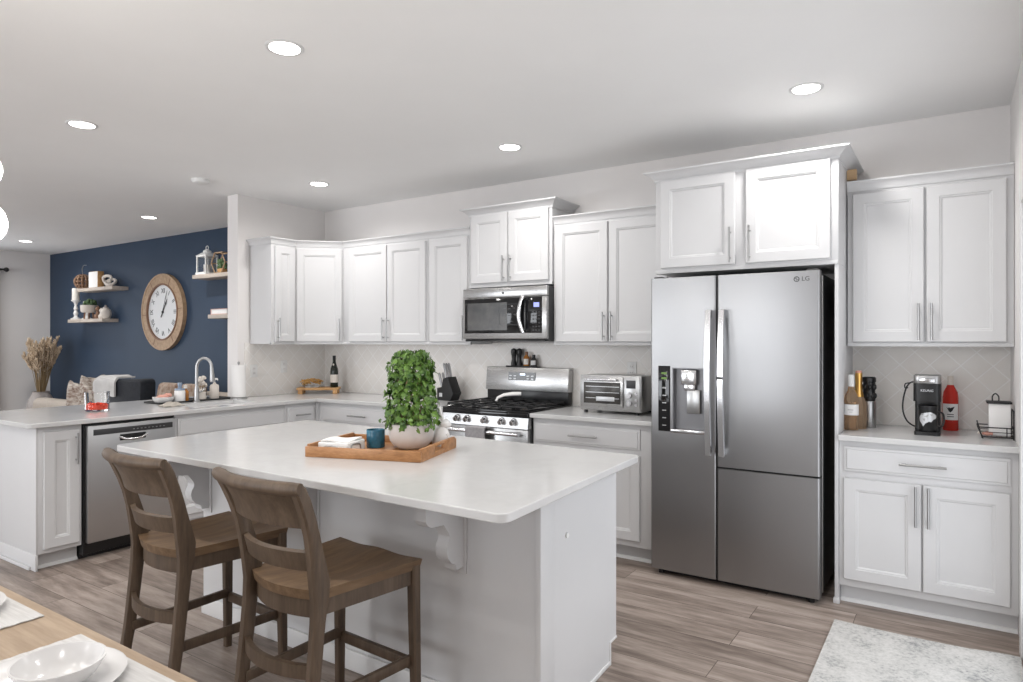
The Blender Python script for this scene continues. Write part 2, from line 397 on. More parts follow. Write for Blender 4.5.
# tiled splashbacks
struct(G().box(0, 3.75, -.010, -.0005, .914, 1.40), 'trim_2', 'tile')
struct(G().box(4.78, XR, -.010, -.0005, .914, 1.40), 'trim_3', 'tile')
struct(G().box(.0005, .010, -.92, -.010, .914, 1.40), 'trim_4', 'tile')

# ------------------------------------------------------------------ cabinets
def door_mesh(g, x0, x1, z0, z1, yf, t=.019, rail=.058):
    def L(i, y): return [Vector((x0 + i, y, z0 + i)), Vector((x1 - i, y, z0 + i)), Vector((x1 - i, y, z1 - i)), Vector((x0 + i, y, z1 - i))]
    if rail: r = [L(0, yf + t), L(0, yf + .004), L(.0035, yf), L(rail, yf), L(rail + .003, yf + .004), L(rail + .008, yf + .0045), L(rail + .015, yf + .011)]
    else: r = [L(0, yf + t), L(0, yf + .009), L(.004, yf + .007), L(.012, yf + .0055), L(.016, yf)]
    return g.rings(r)
def handle_mesh(g, p0, p1, yf):
    """bar pull: rod held off the front by two posts"""
    a, b = Vector(p0), Vector(p1); d = (b - a).normalized(); o = Vector((0, yf - .031, 0))
    A = Vector((a.x, yf - .031, a.z)); B = Vector((b.x, yf - .031, b.z))
    g.cyl(A, B, .0062, n=12)
    for q in (A + d * .028, B - d * .028): g.cyl(q, q + Vector((0, .031, 0)), .0045, n=10)
    return g
def crown_mesh(g, path, h, proj, d0=None, d1=None):
    """moulding swept with mitred corners; outward is right-hand side of travel"""
    k = proj / .05; prof = [(0, 0), (.006, 0), (.008, .014 * h / .06), (.016 * k, .022 * h / .06), (.024 * k, .034 * h / .06), (.040 * k, .045 * h / .06), (.046 * k, .048 * h / .06), (.05 * k, .052 * h / .06), (.05 * k, h), (0, h)]
    P = [Vector((p[0], p[1])) for p in path]; zb = path[0][2]; ds = [(P[i + 1] - P[i]).normalized() for i in range(len(P) - 1)]
    rs = []
    for i, p in enumerate(P):
        a = ds[i - 1] if i else (Vector(d0).normalized() if d0 else ds[0]); b = ds[i] if i < len(ds) else (Vector(d1).normalized() if d1 else ds[-1])
        na, nb = Vector((a.y, -a.x)), Vector((b.y, -b.x)); m = (na + nb); m = m / (m.dot(na))
        rs.append([Vector((p.x + m.x * o, p.y + m.y * o, zb + z)) for o, z in prof])
    return g.rings(rs)
RUN_B = Matrix()                                           # back wall: run x = world x
RUN_L = Matrix.Rotation(R(90), 4, 'Z')                     # left leg: run x = world y, front faces +x
RUN_D = Matrix.Translation((.31, -.61, 0)) @ Matrix.Rotation(R(45), 4, 'Z')
def fronts(t, run, yf, doors=(), drawers=()):
    for d in doors:
        x0, x1, z0, z1, side, hz = d
        o = door_mesh(G(run), x0, x1, z0, z1, yf).obj('door', 'cab', t, 25)
        if side:
            hx = x0 + .024 if side == 'l' else x1 - .024
            handle_mesh(G(run), (hx, 0, hz[0]), (hx, 0, hz[1]), yf).obj('handle', 'nickel', o)
    for d in drawers:
        x0, x1, z0, z1, hl = d
        o = door_mesh(G(run), x0, x1, z0, z1, yf, .019, None).obj('drawer', 'cab', t, 25)
        if hl:
            c = (x0 + x1) / 2; z = (z0 + z1) / 2 - .002
            handle_mesh(G(run), (c - hl / 2, 0, z), (c + hl / 2, 0, z), yf).obj('handle', 'nickel', o)
def base_cab(label, run, x0, x1, doors, drawers, group='base cabinets', toe0=None, toe1=None):
    b = run @ Vector(((x0 + x1) / 2, -.30, 0)); t = thing('base_cabinet', label, 'cabinet', b, 0, group)
    G(run).box(x0, x1, -.61, -.001, .102, .884, .0015).obj('body', 'cab', t)
    g = G(run).box(x0, x1, -.545, -.02, 0, .102); g.obj('toe_kick', 'cab', t)
    G(run).prism([(-.545, 0), (-.560, 0), (-.558, .010), (-.552, .017), (-.545, .019)], x0, x1, 'x').obj('shoe_moulding', 'trim', t)
    fronts(t, run, -.63, doors, drawers); return t
DZ0, DZ1, WZa, WZb = .143, .685, .721, .852; HB = (.474, .678)
t = base_cab('narrow white one-door base cabinet at the open end of the peninsula beside the dishwasher', RUN_L, -2.775, -2.53, [(-2.75, -2.547, .129, .852, 'r', (.633, .831))], [])
G().box(.006, .61, -2.790, -2.775, 0, .102, .002).box(.006, .61, -2.787, -2.775, .102, .884, .002).box(.006, .548, -2.803, -2.790, 0, .022, .004).obj('end_panel', 'cab', t)
base_cab('white sink base cabinet with a plain false front between dishwasher and narrow drawer unit', RUN_L, -1.912, -.955, [(-1.895, -1.44, DZ0, DZ1, 'r', HB), (-1.43, -.975, DZ0, DZ1, 'l', HB)], [(-1.895, -.972, WZa, WZb, 0)])
base_cab('narrow white base cabinet with one drawer beside the inside corner, on the sink side', RUN_L, -.955, -.632, [(-.94, -.665, DZ0, DZ1, 'r', HB)], [(-.94, -.665, WZa, WZb, .15)])
t = base_cab('wide white base cabinet right of the inside corner under the wine bottle', RUN_B, .62, 1.61, [(.69, 1.135, DZ0, DZ1, 'r', HB), (1.143, 1.59, DZ0, DZ1, 'l', HB)], [(.69, 1.59, WZa, WZb, .205)])
G().box(.615, .635, -.634, -.60, .102, .884).box(.56, .612, -.632, -.60, .102, .884).obj('corner_filler', 'cab', t)
base_cab('white base cabinet under the knife block, left of the stove', RUN_B, 1.61, 2.07, [(1.63, 2.05, DZ0, DZ1, 'r', HB)], [(1.63, 2.05, WZa, WZb, .205)])
base_cab('white base cabinet under the toaster oven, between stove and refrigerator', RUN_B, 2.848, 3.745, [(2.862, 3.248, DZ0, DZ1, 'r', HB), (3.256, 3.645, DZ0, DZ1, 'l', HB)], [(2.862, 3.645, WZa, WZb, .21)])
base_cab('white base cabinet under the coffee maker at the right wall', RUN_B, 4.785, 5.560, [(4.808, 5.164, DZ0, DZ1, 'r', HB), (5.171, 5.527, DZ0, DZ1, 'l', HB)], [(4.810, 5.529, WZa, WZb, .205)])

def upper_cab(label, run, x0, x1, z0, z1, d, doors, crown, ch=.055, cp=.035, group='wall cabinets', d0=None, d1=None, base=None):
    b = run @ Vector(((x0 + x1) / 2, -d / 2, z0)); t = thing('wall_cabinet', label, 'cabinet', b, 0, group)
    g = G(run).box(x0, x1, -d, -.012, z0 + .004, z1, .0015).box(x0, x1, -d - .006, -d + .02, z0, z0 + .02, .002); g.obj('body', 'cab', t)
    fronts(t, run, -d - .02, doors)
    crown_mesh(G(), [(*p, z1 - .012) for p in crown], ch, cp, d0, d1).obj('crown_moulding', 'cab', t, 30)
    return t
U0, U1, UD = 1.385, 2.285, .31; HU = (1.42, 1.62); uz0, uz1 = 1.41, 2.255
upper_cab('narrow white wall cabinet at the free end of the run, nearest the navy wall', RUN_L, -.868, -.612, U0, U1, UD, [(-.838, -.632, uz0, uz1, 'l', HU)], [(.0, -.868), (.31, -.868), (.31, -.611)], d1=(1, 1))
t = thing('wall_cabinet', 'diagonal white corner wall cabinet with one door above the wine bottle', 'cabinet', (.25, -.25, U0), 0, 'wall cabinets')
G().prism([(.012, -.012), (.012, -.611), (.31, -.611), (.611, -.31), (.611, -.012)], U0, U1, 'z').obj('body', 'cab', t)
fronts(t, RUN_D, -.02, [(.012, .412, uz0, uz1, 'r', HU)])
crown_mesh(G(), [(.31, -.611, U1 - .012), (.611, -.31, U1 - .012)], .055, .035, (0, 1), (1, 0)).obj('crown_moulding', 'cab', t, 30)
upper_cab('white two-door wall cabinet right of the diagonal corner unit', RUN_B, .612, 1.636, U0, U1, UD, [(.70, 1.166, uz0, uz1, 'r', HU), (1.176, 1.612, uz0, uz1, 'l', HU)], [(.611, -.31), (1.636, -.31)], d0=(1, 1))
upper_cab('white one-door wall cabinet left of the microwave', RUN_B, 1.637, 2.076, U0, U1, UD, [(1.66, 2.048, uz0, uz1, 'r', HU)], [(1.636, -.31), (2.076, -.31)])
upper_cab('short raised white wall cabinet over the microwave', RUN_B, 2.08, 2.838, 1.835, 2.412, .33, [(2.105, 2.448, 1.868, 2.402, 'r', (1.875, 2.07)), (2.463, 2.813, 1.868, 2.402, 'l', (1.875, 2.07))], [(2.08, -.01), (2.08, -.33), (2.838, -.33), (2.838, -.01)], .06, .06)
upper_cab('white two-door wall cabinet over the toaster oven, between microwave and refrigerator', RUN_B, 2.842, 3.742, U0, U1, UD, [(2.865, 3.28, uz0, uz1, 'r', HU), (3.292, 3.715, uz0, uz1, 'l', HU)], [(2.842, -.31), (3.742, -.31)])
upper_cab('white two-door wall cabinet over the coffee maker at the right wall', RUN_B, 4.79, 5.560, U0, U1, UD, [(4.818, 5.166, uz0, uz1, 'r', HU), (5.178, 5.528, uz0, uz1, 'l', HU)], [(4.79, -.31), (5.560, -.31)])
t = upper_cab('deep raised white cabinet enclosing the top and side of the refrigerator', RUN_B, 3.75, 4.783, 1.832, 2.412, .62, [(3.787, 4.238, 1.864, 2.402, 'r', (1.872, 2.077)), (4.300, 4.745, 1.864, 2.402, 'l', (1.872, 2.077))], [(3.75, -.01), (3.75, -.62), (4.783, -.62), (4.783, -.01)], .06, .06)
G().box(4.764, 4.783, -.62, -.012, 0, 1.836, .0015).box(4.757, 4.789, -.628, -.60, 0, .03, .004).obj('side_panel', 'cab', t)
G().box(4.784, 4.835, -.30, -.26, 2.345, 2.405, .002).obj('corner_block', 'rawwood', t)['label'] = 'unpainted wood block behind the crown'

# ------------------------------------------------------------------ worktops
def cut(o, g):
    c = g.obj('cutter', 'quartz')
    md = o.modifiers.new('b', 'BOOLEAN'); md.operation = 'DIFFERENCE'; md.object = c; md.solver = 'EXACT'
    me = bpy.data.meshes.new_from_object(o.evaluated_get(bpy.context.evaluated_depsgraph_get())); o.modifiers.clear(); old = o.data; nm = old.name; o.data = me
    bpy.data.meshes.remove(old); me.name = nm; bpy.data.objects.remove(c)
    me.set_sharp_from_angle(angle=R(18))
ZT = .914
def slab(poly, label, group, bev=.004):
    g = G().prism(poly, .8845, ZT, 'z', bev); return tag(g.obj('worktop', 'quartz', None, 18), label, 'worktop', group)
poly = rounded([(.66, -2.845), (.66, -.66), (2.072, -.66), (2.072, -.011), (.011, -.011), (.011, -.99), (-.43, -.99), (-.43, -2.845)], [.045, 0, 0, 0, 0, 0, 0, .045])
wt = slab(poly, 'long L-shaped white quartz worktop of the sink peninsula and corner', 'worktops')
cut(wt, G().box(.19, .52, -1.70, -1.16, .80, 1.0))
slab([(2.846, -.66), (3.747, -.66), (3.747, -.011), (2.846, -.011)], 'short white quartz worktop under the toaster oven', 'worktops')
slab([(4.786, -.66), (5.561, -.66), (5.561, -.011), (4.786, -.011)], 'short white quartz worktop under the coffee maker', 'worktops')
IC = [(4.221, -3.004), (4.150, -1.835), (1.868, -1.765), (1.918, -2.962)]
slab(rounded(IC, [.035, .03, .05, .04], 6), 'large white quartz worktop of the kitchen island', 'worktops', .004)

# ------------------------------------------------------------------ island base
t = thing('kitchen_island', 'white panelled island base with corbels in the middle of the kitchen', 'kitchen island', (3.03, -2.2, 0))
yn, yf_ = -2.57, -1.845
def xr(y): return 4.078 - .0586 * (y - yn)
def xl(y): return 2.03 - .05 * (y - yn)
G().prism([(xl(yn), yn), (xr(yn), yn), (xr(yf_), yf_), (xl(yf_), yf_)], .102, .884, 'z').prism([(xl(yn), yn), (xr(yn), yn), (xr(-1.915), -1.915), (xl(-1.915), -1.915)], 0, .102, 'z').obj('body', 'cab', t)
SH = Matrix(((1, -.0586, 0, 4.078 - .0586 * (-yn)), (0, 1, 0, 0), (0, 0, 1, 0), (0, 0, 0, 1)))   # end of the island follows its slightly skewed side
G(SH).prism([(yn + .10, 0), (-1.917, 0), (-1.917, .098), (yf_ - .004, .098), (yf_ - .004, .884), (yn + .10, .884)], 0, .007, 'x').obj('end_panel', 'cab', t)
G(SH).box(-.012, .010, yn - .010, yn + .10, 0, .884, .002).obj('corner_post', 'cab', t)
G(SH).box(0, .0145, yn - .012, yf_, .855, .884, .004).obj('top_trim', 'trim', t)
G(SH).box(0, .012, yn + .102, -1.93, 0, .02, .004).prism([(yf_ - .006, .095), (yf_ - .006, .102), (-1.93, .102), (-1.93, 0), (-1.92, 0), (-1.92, .095)], .0, .012, 'x').obj('trim_strip', 'trim', t)
G().box(xl(yn), xr(yn) - .012, yn - .014, yn, 0, .085, .004).obj('baseboard', 'trim', t)
G().box(xl(yn), xr(yn) - .012, yn - .012, yn, .86, .884, .003).obj('top_rail', 'trim', t)
cp = [(yn, .884), (yn - .225, .884), (yn - .225, .775), (yn - .215, .760), (yn - .195, .748), (yn - .125, .742), (yn - .112, .725)] + [(yn - .112 + .022 * math.sin(R(a)), .725 - .075 * a / 180) for a in (40, 80, 120, 160)] + \
     [(yn - .108, .640), (yn - .100, .612), (yn - .080, .590), (yn - .055, .578), (yn - .050, .556), (yn, .556)]
for k, x in enumerate((2.04, 2.865, 3.690)):
    o = G().prism(cp, x, x + .055, 'x').box(x - .012, x + .067, yn - .008, yn, .53, .884, .002).obj('corbel', 'cab', t, 30)
o = G().cyl((4.066, -2.365, .678), (4.080, -2.365, .678), .010).obj('socket_cap', 'whitepl', t)
# ------------------------------------------------------------------ ceiling
LIGHTS = [((2.82, -2.675), 'round recessed ceiling light over the front of the island'), ((4.666, -.88), 'round recessed ceiling light in front of the refrigerator'),
          ((2.812, -.855), 'round recessed ceiling light in front of the microwave'), ((.925, -2.665), 'round recessed ceiling light over the peninsula, near the left of the kitchen'),
          ((.91, -.851), 'round recessed ceiling light in front of the corner cabinet'), ((-1.766, -.827), 'round recessed ceiling light before the clock on the navy wall'),
          ((-4.80, -.812), 'round recessed ceiling light near the left end of the navy wall')]
HID = [(4.66, -2.675), (4.66, -4.6), (.925, -4.6), (-1.77, -2.67), (-1.77, -5.2), (-4.6, -3.2), (2.82, -6.4)]  # out of view; the first follows the grid, the rest added for evenness
def ceiling_light(x, y, label):
    t = thing('ceiling_light', label, 'ceiling light', (x, y, ZC), 0, 'recessed ceiling lights')
    G().rings([[Vector((x + r * math.cos(2 * PI * i / 32), y + r * math.sin(2 * PI * i / 32), ZC + z)) for i in range(32)] for r, z in ((.084, -.0002), (.084, -.003), (.080, -.006), (.070, -.006), (.066, -.004), (.066, -.0002))], closed=True).obj('trim_ring', 'trim', t)
    G().lathe([(0, -.0015), (.0655, -.0015), (.0655, -.006), (.045, -.0075), (0, -.008)], (x, y, ZC), 28).obj('lens', 'lens', t)
    lamp(t, x, y)
def lamp(t, x, y, e=None):
    l = bpy.data.lights.new('ceiling_lamp', 'AREA'); l.shape = 'DISK'; l.size = .15; l.energy = e or LAMP; l.color = (1, .975, .945); l.spread = R(158)
    o = bpy.data.objects.new('ceiling_lamp', l); C.objects.link(o)
    if t: o.parent = t; o.location = (0, 0, -.012)
    else: o.location = (x, y, ZC - .012)
for (x, y), lb in LIGHTS: ceiling_light(x, y, lb)
for x, y in HID: ceiling_light(x, y, 'unseen recessed ceiling light outside the picture, put in to even the light')
solo(G().lathe([(0, 0), (.068, 0), (.07, -.008), (.062, -.028), (.05, -.034), (0, -.036)], (0, 0, 0), 28), 'smoke_detector', 'whitepl', 'white round smoke detector on the ceiling between the lamps', 'smoke detector', (.225, -1.475, ZC))

# ------------------------------------------------------------------ refrigerator
FX, FM, FR, FY = 3.757, 4.157, 4.706, -.72
t = thing('refrigerator', 'tall stainless side-by-side refrigerator with ice and water dispenser', 'refrigerator', (4.23, -.38, 0))
G().box(FX + .006, FR - .006, -.655, -.04, .03, 1.785, .004).box(FX + .02, FR - .02, -.64, -.05, 0.0, .03).obj('body', 'darkgrey', t)
def fdoor(x0, x1, z0, z1, hole=None):
    def sec(z): return None
    y0, y1 = FY, -.66; g = G()
    pl = rounded([(x0, y0), (x1, y0), (x1, y1), (x0, y1)], [.012, .012, .004, .004], 4)
    g.prism(pl, z0, z1, 'z'); return g
od = fdoor(FX, FM - .003, .035, 1.795).obj('door', 'steelv', t)
od['label'] = 'left stainless door with the water dispenser'
cut(od, G().box(3.893, 4.090, -.80, -.672, .885, 1.256))
o2 = fdoor(FM + .003, FR, .690, 1.795).obj('door', 'steelv', t); o2['label'] = 'upper right stainless door'
o3 = fdoor(FM + .003, FR, .035, .680).obj('door', 'steelv', t); o3['label'] = 'lower right stainless door'
G().box(FM - .004, FM + .004, -.715, -.655, .04, 1.79).box(FM, FR - .004, -.70, -.655, .678, .692).obj('gasket', 'seam', t)
G().box(FX + .03, FR - .03, -.665, -.62, .006, .036).obj('kick_grille', 'black', t)
for x in (FX + .05, FR - .05): G().cyl((x, -.67, .0), (x, -.67, .03), .018, n=12).obj('foot', 'black', t)
G().box(FX + .01, FX + .07, -.70, -.60, 1.785, 1.806, .006).box(FR - .07, FR - .01, -.70, -.60, 1.785, 1.806, .006).obj('hinge_cover', 'darkgrey', t)
def fhandle(xc, dr):
    pts = []
    for i in range(13):
        u = i / 12; z = .755 + u * .84; pts.append((xc, -.752 - .030 * math.sin(PI * u), z))
    rs = []
    for x, y, z in pts: rs.append([Vector((x - .019, y, z)), Vector((x - .015, y - .012, z)), Vector((x + .015, y - .012, z)), Vector((x + .019, y, z)), Vector((x + .012, y + .009, z)), Vector((x - .012, y + .009, z))])
    g = G().rings(rs); g.box(xc - .013, xc + .013, -.755, FY, .757, .80, .004).box(xc - .013, xc + .013, -.755, FY, 1.55, 1.593, .004)
    return g.obj('handle', 'chrome', dr)
fhandle(4.121, od); h2 = fhandle(4.196, o2)
G().box(4.180, 4.212, -.800, -.79, 1.198, 1.212, .003).obj('door_in_door_button', 'darkgrey', h2)
dp = G().box(3.893, 4.090, -.680, -.672, .885, 1.256).box(3.893, 3.899, -.722, -.674, .885, 1.256).box(4.084, 4.090, -.722, -.674, .885, 1.256).box(3.893, 4.090, -.722, -.674, 1.250, 1.256).obj('dispenser_cavity', 'cavity', od)
G().box(3.886, 4.094, -.740, -.675, .868, .892, .006).obj('drip_tray', 'chrome', od)
G().box(3.945, 4.040, -.725, -.68, 1.155, 1.245, .010).box(3.96, 4.028, -.712, -.69, 1.12, 1.16, .006).obj('dispenser_spout', 'chrome', od)
G().box(3.975, 4.055, -.705, -.696, .985, 1.125, .004).obj('dispenser_paddle', 'nickel', od)
pn = G().box(3.806, 3.880, FY - .004, FY + .002, .872, 1.266, .002).obj('control_panel', 'glassblack', od)
for k in range(6): G().box(3.832, 3.856, FY - .0052, FY - .0035, .905 + k * .045, .911 + k * .045).obj('button_mark', 'nickel', pn)
for k in range(2): G().box(3.826, 3.860, FY - .0054, FY - .0035, 1.185 + k * .03, 1.197 + k * .03).obj('led_readout', 'ledgreen', pn)
lg = text_mesh('lettering', 'LG', .034, 'darkgrey', o2, at_(4.636, FY - .001, 1.751) @ FACE_Y)
G().rings([[Vector((4.590 + r * math.cos(2 * PI * i / 24), FY - q, 1.751 + r * math.sin(2 * PI * i / 24))) for i in range(24)] for r, q in ((.015, -.001), (.015, .0015), (.0105, .0015), (.0105, -.001))], closed=True).box(4.589, 4.5915, FY - .0015, FY, 1.743, 1.759).box(4.590, 4.604, FY - .0015, FY, 1.747, 1.7495).ball((4.584, FY, 1.756), (.003, .0015, .003), 8, 6).obj('emblem', 'darkgrey', o2)
# power and door hinges seen in the gap on the right
G().box(FR - .004, FR + .004, -.645, -.63, .05, 1.77, .002).obj('side_trim', 'nickel', t)

# ------------------------------------------------------------------ microwave
t = thing('microwave', 'stainless over-the-range microwave with black glass door', 'microwave', (2.459, -.2, 1.412))
X0, X1, Y0, Za, Zb = 2.078, 2.842, -.42, 1.412, 1.822
G().box(X0 + .004, X1 - .004, -.385, -.012, Za, Zb - .002, .003).obj('body', 'darkgrey', t)
G().box(X0, X1, Y0 + .006, -.385, Zb - .075, Zb, .004).obj('vent_panel', 'steelh', t)
d = G().box(X0, X1, Y0, -.385, Za + .018, Zb - .078, .006).obj('door', 'steelh', t)
G().box(X0 + .022, 2.655, Y0 - .003, Y0 + .004, Za + .062, Zb - .082, .002).obj('window', 'glassblack', d)
G().box(X0 + .05, 2.50, Y0 - .0036, Y0 - .002, Za + .085, Zb - .115).obj('mesh_screen', 'oven', d)
g = G().box(2.43, 2.60, Y0 - .0045, Y0 - .003, 1.535, 1.538).box(2.43, 2.60, Y0 - .0045, Y0 - .003, 1.690, 1.693).box(2.43, 2.433, Y0 - .0045, Y0 - .003, 1.535, 1.693)
for k, (x, z) in enumerate(((2.47, 1.66), (2.51, 1.655), (2.55, 1.66), (2.47, 1.61), (2.51, 1.605), (2.56, 1.61), (2.48, 1.565), (2.53, 1.56))): g.box(x, x + .022, Y0 - .0045, Y0 - .003, z, z + .005)
g.obj('sticker_print', 'darkgrey', d)
cpn = G().box(2.66, 2.805, Y0 - .003, Y0 + .004, Za + .062, Zb - .082, .002).obj('control_panel', 'glassblack', t)
G().box(2.735, 2.782, Y0 - .0045, Y0 - .002, 1.665, 1.698).obj('clock_display', 'screen', cpn)
for i in range(3):
    for j in range(6): G().box(2.725 + i * .025, 2.739 + i * .025, Y0 - .0042, Y0 - .002, 1.49 + j * .027, 1.500 + j * .027, .0008).obj('button', 'darkgrey', cpn)
rs = []
for i in range(15):
    u = i / 14; z = 1.478 + .27 * u; x = 2.655 - .030 * math.sin(PI * u); y = Y0 - .028 - .012 * math.sin(PI * u)
    rs.append([Vector((x + .016 * math.cos(2 * PI * k / 10), y + .009 * math.sin(2 * PI * k / 10), z)) for k in range(10)])
G().rings(rs).box(2.643, 2.667, Y0 - .03, Y0, 1.48, 1.50, .003).box(2.643, 2.667, Y0 - .03, Y0, 1.726, 1.746, .003).obj('handle', 'chrome', d)
G().box(X0 + .02, X1 - .02, Y0 + .01, -.385, Za, Za + .016, .003).obj('bottom_grille', 'black', t)
G().cyl((2.458, Y0 + .006, 1.778), (2.458, Y0 + .003, 1.778), .009).obj('badge', 'darkgrey', t)

# ------------------------------------------------------------------ range
t = thing('stove', 'stainless gas stove with black grates and five front knobs', 'stove', (2.459, -.34, 0))
X0, X1 = 2.080, 2.838
G().box(X0, X1, -.625, -.02, .05, .905, .003).obj('body', 'darkgrey', t)
G().box(X0 + .03, X1 - .03, -.60, -.05, 0, .05).obj('plinth', 'black', t)
G().box(X0 - .004, X1 + .004, -.665, -.03, .900, .924, .006).box(X0 - .002, X1 + .002, -.668, -.60, .877, .908, .004).box(X0 + .02, X1 - .02, -.64, -.10, .924, .930, .003).obj('cooktop', 'glassblack', t)
G().prism([(-.60, .80), (-.672, .80), (-.660, .876), (-.60, .876)], X0, X1, 'x').obj('control_panel', 'steelh', t)
for x in (2.219, 2.309, 2.469, 2.619, 2.719):
    k = G().cyl((x, -.660, .846), (x, -.672, .844), .026, n=20).cyl((x, -.672, .844), (x, -.700, .839), .020, .018, 20).obj('knob', 'chrome', t)
    G().box(x - .0025, x + .0025, -.7035, -.690, .826, .854, .001).obj('pointer', 'black', k)
d = G().box(X0 + .003, X1 - .003, -.665, -.625, .245, .795, .006).obj('oven_door', 'steelh', t)
G().box(X0 + .10, X1 - .10, -.669, -.66, .34, .66, .003).obj('oven_window', 'glassblack', d)
G().tube([(X0 + .05, -.712, .765), (X1 - .05, -.712, .765)], .014, 14).box(X0 + .06, X0 + .085, -.71, -.66, .752, .778, .004).box(X1 - .085, X1 - .06, -.71, -.66, .752, .778, .004).obj('handle', 'chrome', d)
o = G().box(X0 + .003, X1 - .003, -.663, -.625, .065, .235, .006).obj('drawer', 'steelh', t)
# back guard
G().box(X0, X1, -.085, -.020, .924, 1.03, .002).obj('back_riser', 'black', t)
G().prism([(-.02, 1.02), (-.105, 1.02), (-.085, 1.205), (-.02, 1.205)], X0 - .006, X1 + .006, 'x', .004).obj('back_guard', 'steelh', t)
bp = G().prism([(-.09, 1.10), (-.101, 1.10), (-.0955, 1.165), (-.085, 1.165)], 2.295, 2.549, 'x').obj('display_panel', 'glassblack', t)
G().box(2.41, 2.455, -.1025, -.096, 1.142, 1.156).obj('clock_digits', 'screenw', bp)
for i in range(6):
    for j in range(2):
        if not 2 <= i <= 3: G().box(2.308 + i * .041, 2.330 + i * .041, -.1035 + j * .002, -.096, 1.112 + j * .022, 1.118 + j * .022).obj('button', 'nickel', bp)
def grate(x0, x1):
    g = G(); z = .953; y0, y1 = -.63, -.12
    for a, b in (((x0, y0), (x1, y0)), ((x1, y0), (x1, y1)), ((x1, y1), (x0, y1)), ((x0, y1), (x0, y0)), ((x0, (y0 + y1) / 2), (x1, (y0 + y1) / 2)), (((x0 + x1) / 2, y0), ((x0 + x1) / 2, y1))):
        g.box(min(a[0], b[0]) - .006, max(a[0], b[0]) + .006, min(a[1], b[1]) - .006, max(a[1], b[1]) + .006, z - .012, z, .002)
    for yy in (y0 + .13, y1 - .13): g.box(x0 + .03, x1 - .03, yy - .005, yy + .005, z - .010, z, .002)
    for x in (x0, x1):
        for y in (y0, y1): g.box(x - .008, x + .008, y - .008, y + .008, .930, z - .01, .002)
    return g.obj('grate', 'blackmatte', t)
for a, b in ((2.105, 2.335), (2.350, 2.568), (2.583, 2.813)): grate(a, b)
for x, y in ((2.22, -.50), (2.22, -.25), (2.46, -.375), (2.70, -.50), (2.70, -.25)): G().lathe([(0, 0), (.05, 0), (.05, .008), (.035, .010), (.035, .018), (0, .020)], (x, y, .929), 20).obj('burner', 'black', t)
o = solo(G().sheet(lambda u, v: (-.085 + .17 * u, -.058 - .004 * math.sin(u * 9) - .0 * v, .035 - .26 * v), 8, 8, .006).sheet(lambda u, v: (-.085 + .17 * u, -.058 + .045 * v, .035 + .010 * math.sin(PI * v)), 8, 5, .006), 'dish_towel', 'towel', 'folded grey dish towel hanging over the stove oven handle', 'towel', (2.43, -.675, .755))
ph = solo(G().tube([(0, 0, -.012), (.008, .01, .012), (.05, .03, .034), (.11, .06, .043), (.17, .09, .045)], [.012, .014, .017, .020, .018], 12, flat=.75), 'spoon_rest', 'white', 'white curved handle of a pan rest lying across the stove grates', 'utensil', (2.385, -.40, .969))

# ------------------------------------------------------------------ dishwasher
t = thing('dishwasher', 'stainless dishwasher set in the peninsula left of the sink', 'dishwasher', (.33, -2.22, 0))
a, b = -2.522, -1.918
G(RUN_L).box(a, b, -.60, -.02, .03, .880, .003).box(a, a + .014, -.612, -.60, .03, .880).box(a, b, -.612, -.60, .868, .880).obj('body', 'black', t)
d = G(RUN_L).box(a + .016, b - .004, -.640, -.600, .105, .864, .006).obj('door', 'steeld', t)
G(RUN_L).box(a + .050, b - .026, -.6425, -.636, .800, .838, .002).obj('control_strip', 'darkgrey', d)
g = G(RUN_L)
for i in range(9): g.box(a + .30 + i * .026, a + .312 + i * .026, -.6435, -.641, .816, .820)
g.obj('button_marks', 'nickel', d)
hp = G(RUN_L).box(a + .215, b - .215, -.643, -.634, .748, .790, .004).obj('pocket_handle', 'seam', d)
G(RUN_L).tube([(a + .21, -.645, .775), (a + .25, -.650, .757), (a + .30, -.652, .752), (b - .25, -.650, .757), (b - .21, -.645, .775)], .008, 10).obj('handle_lip', 'chrome', hp)
G(RUN_L).box(a, b, -.560, -.05, 0, .10).obj('kick_plate', 'black', t)
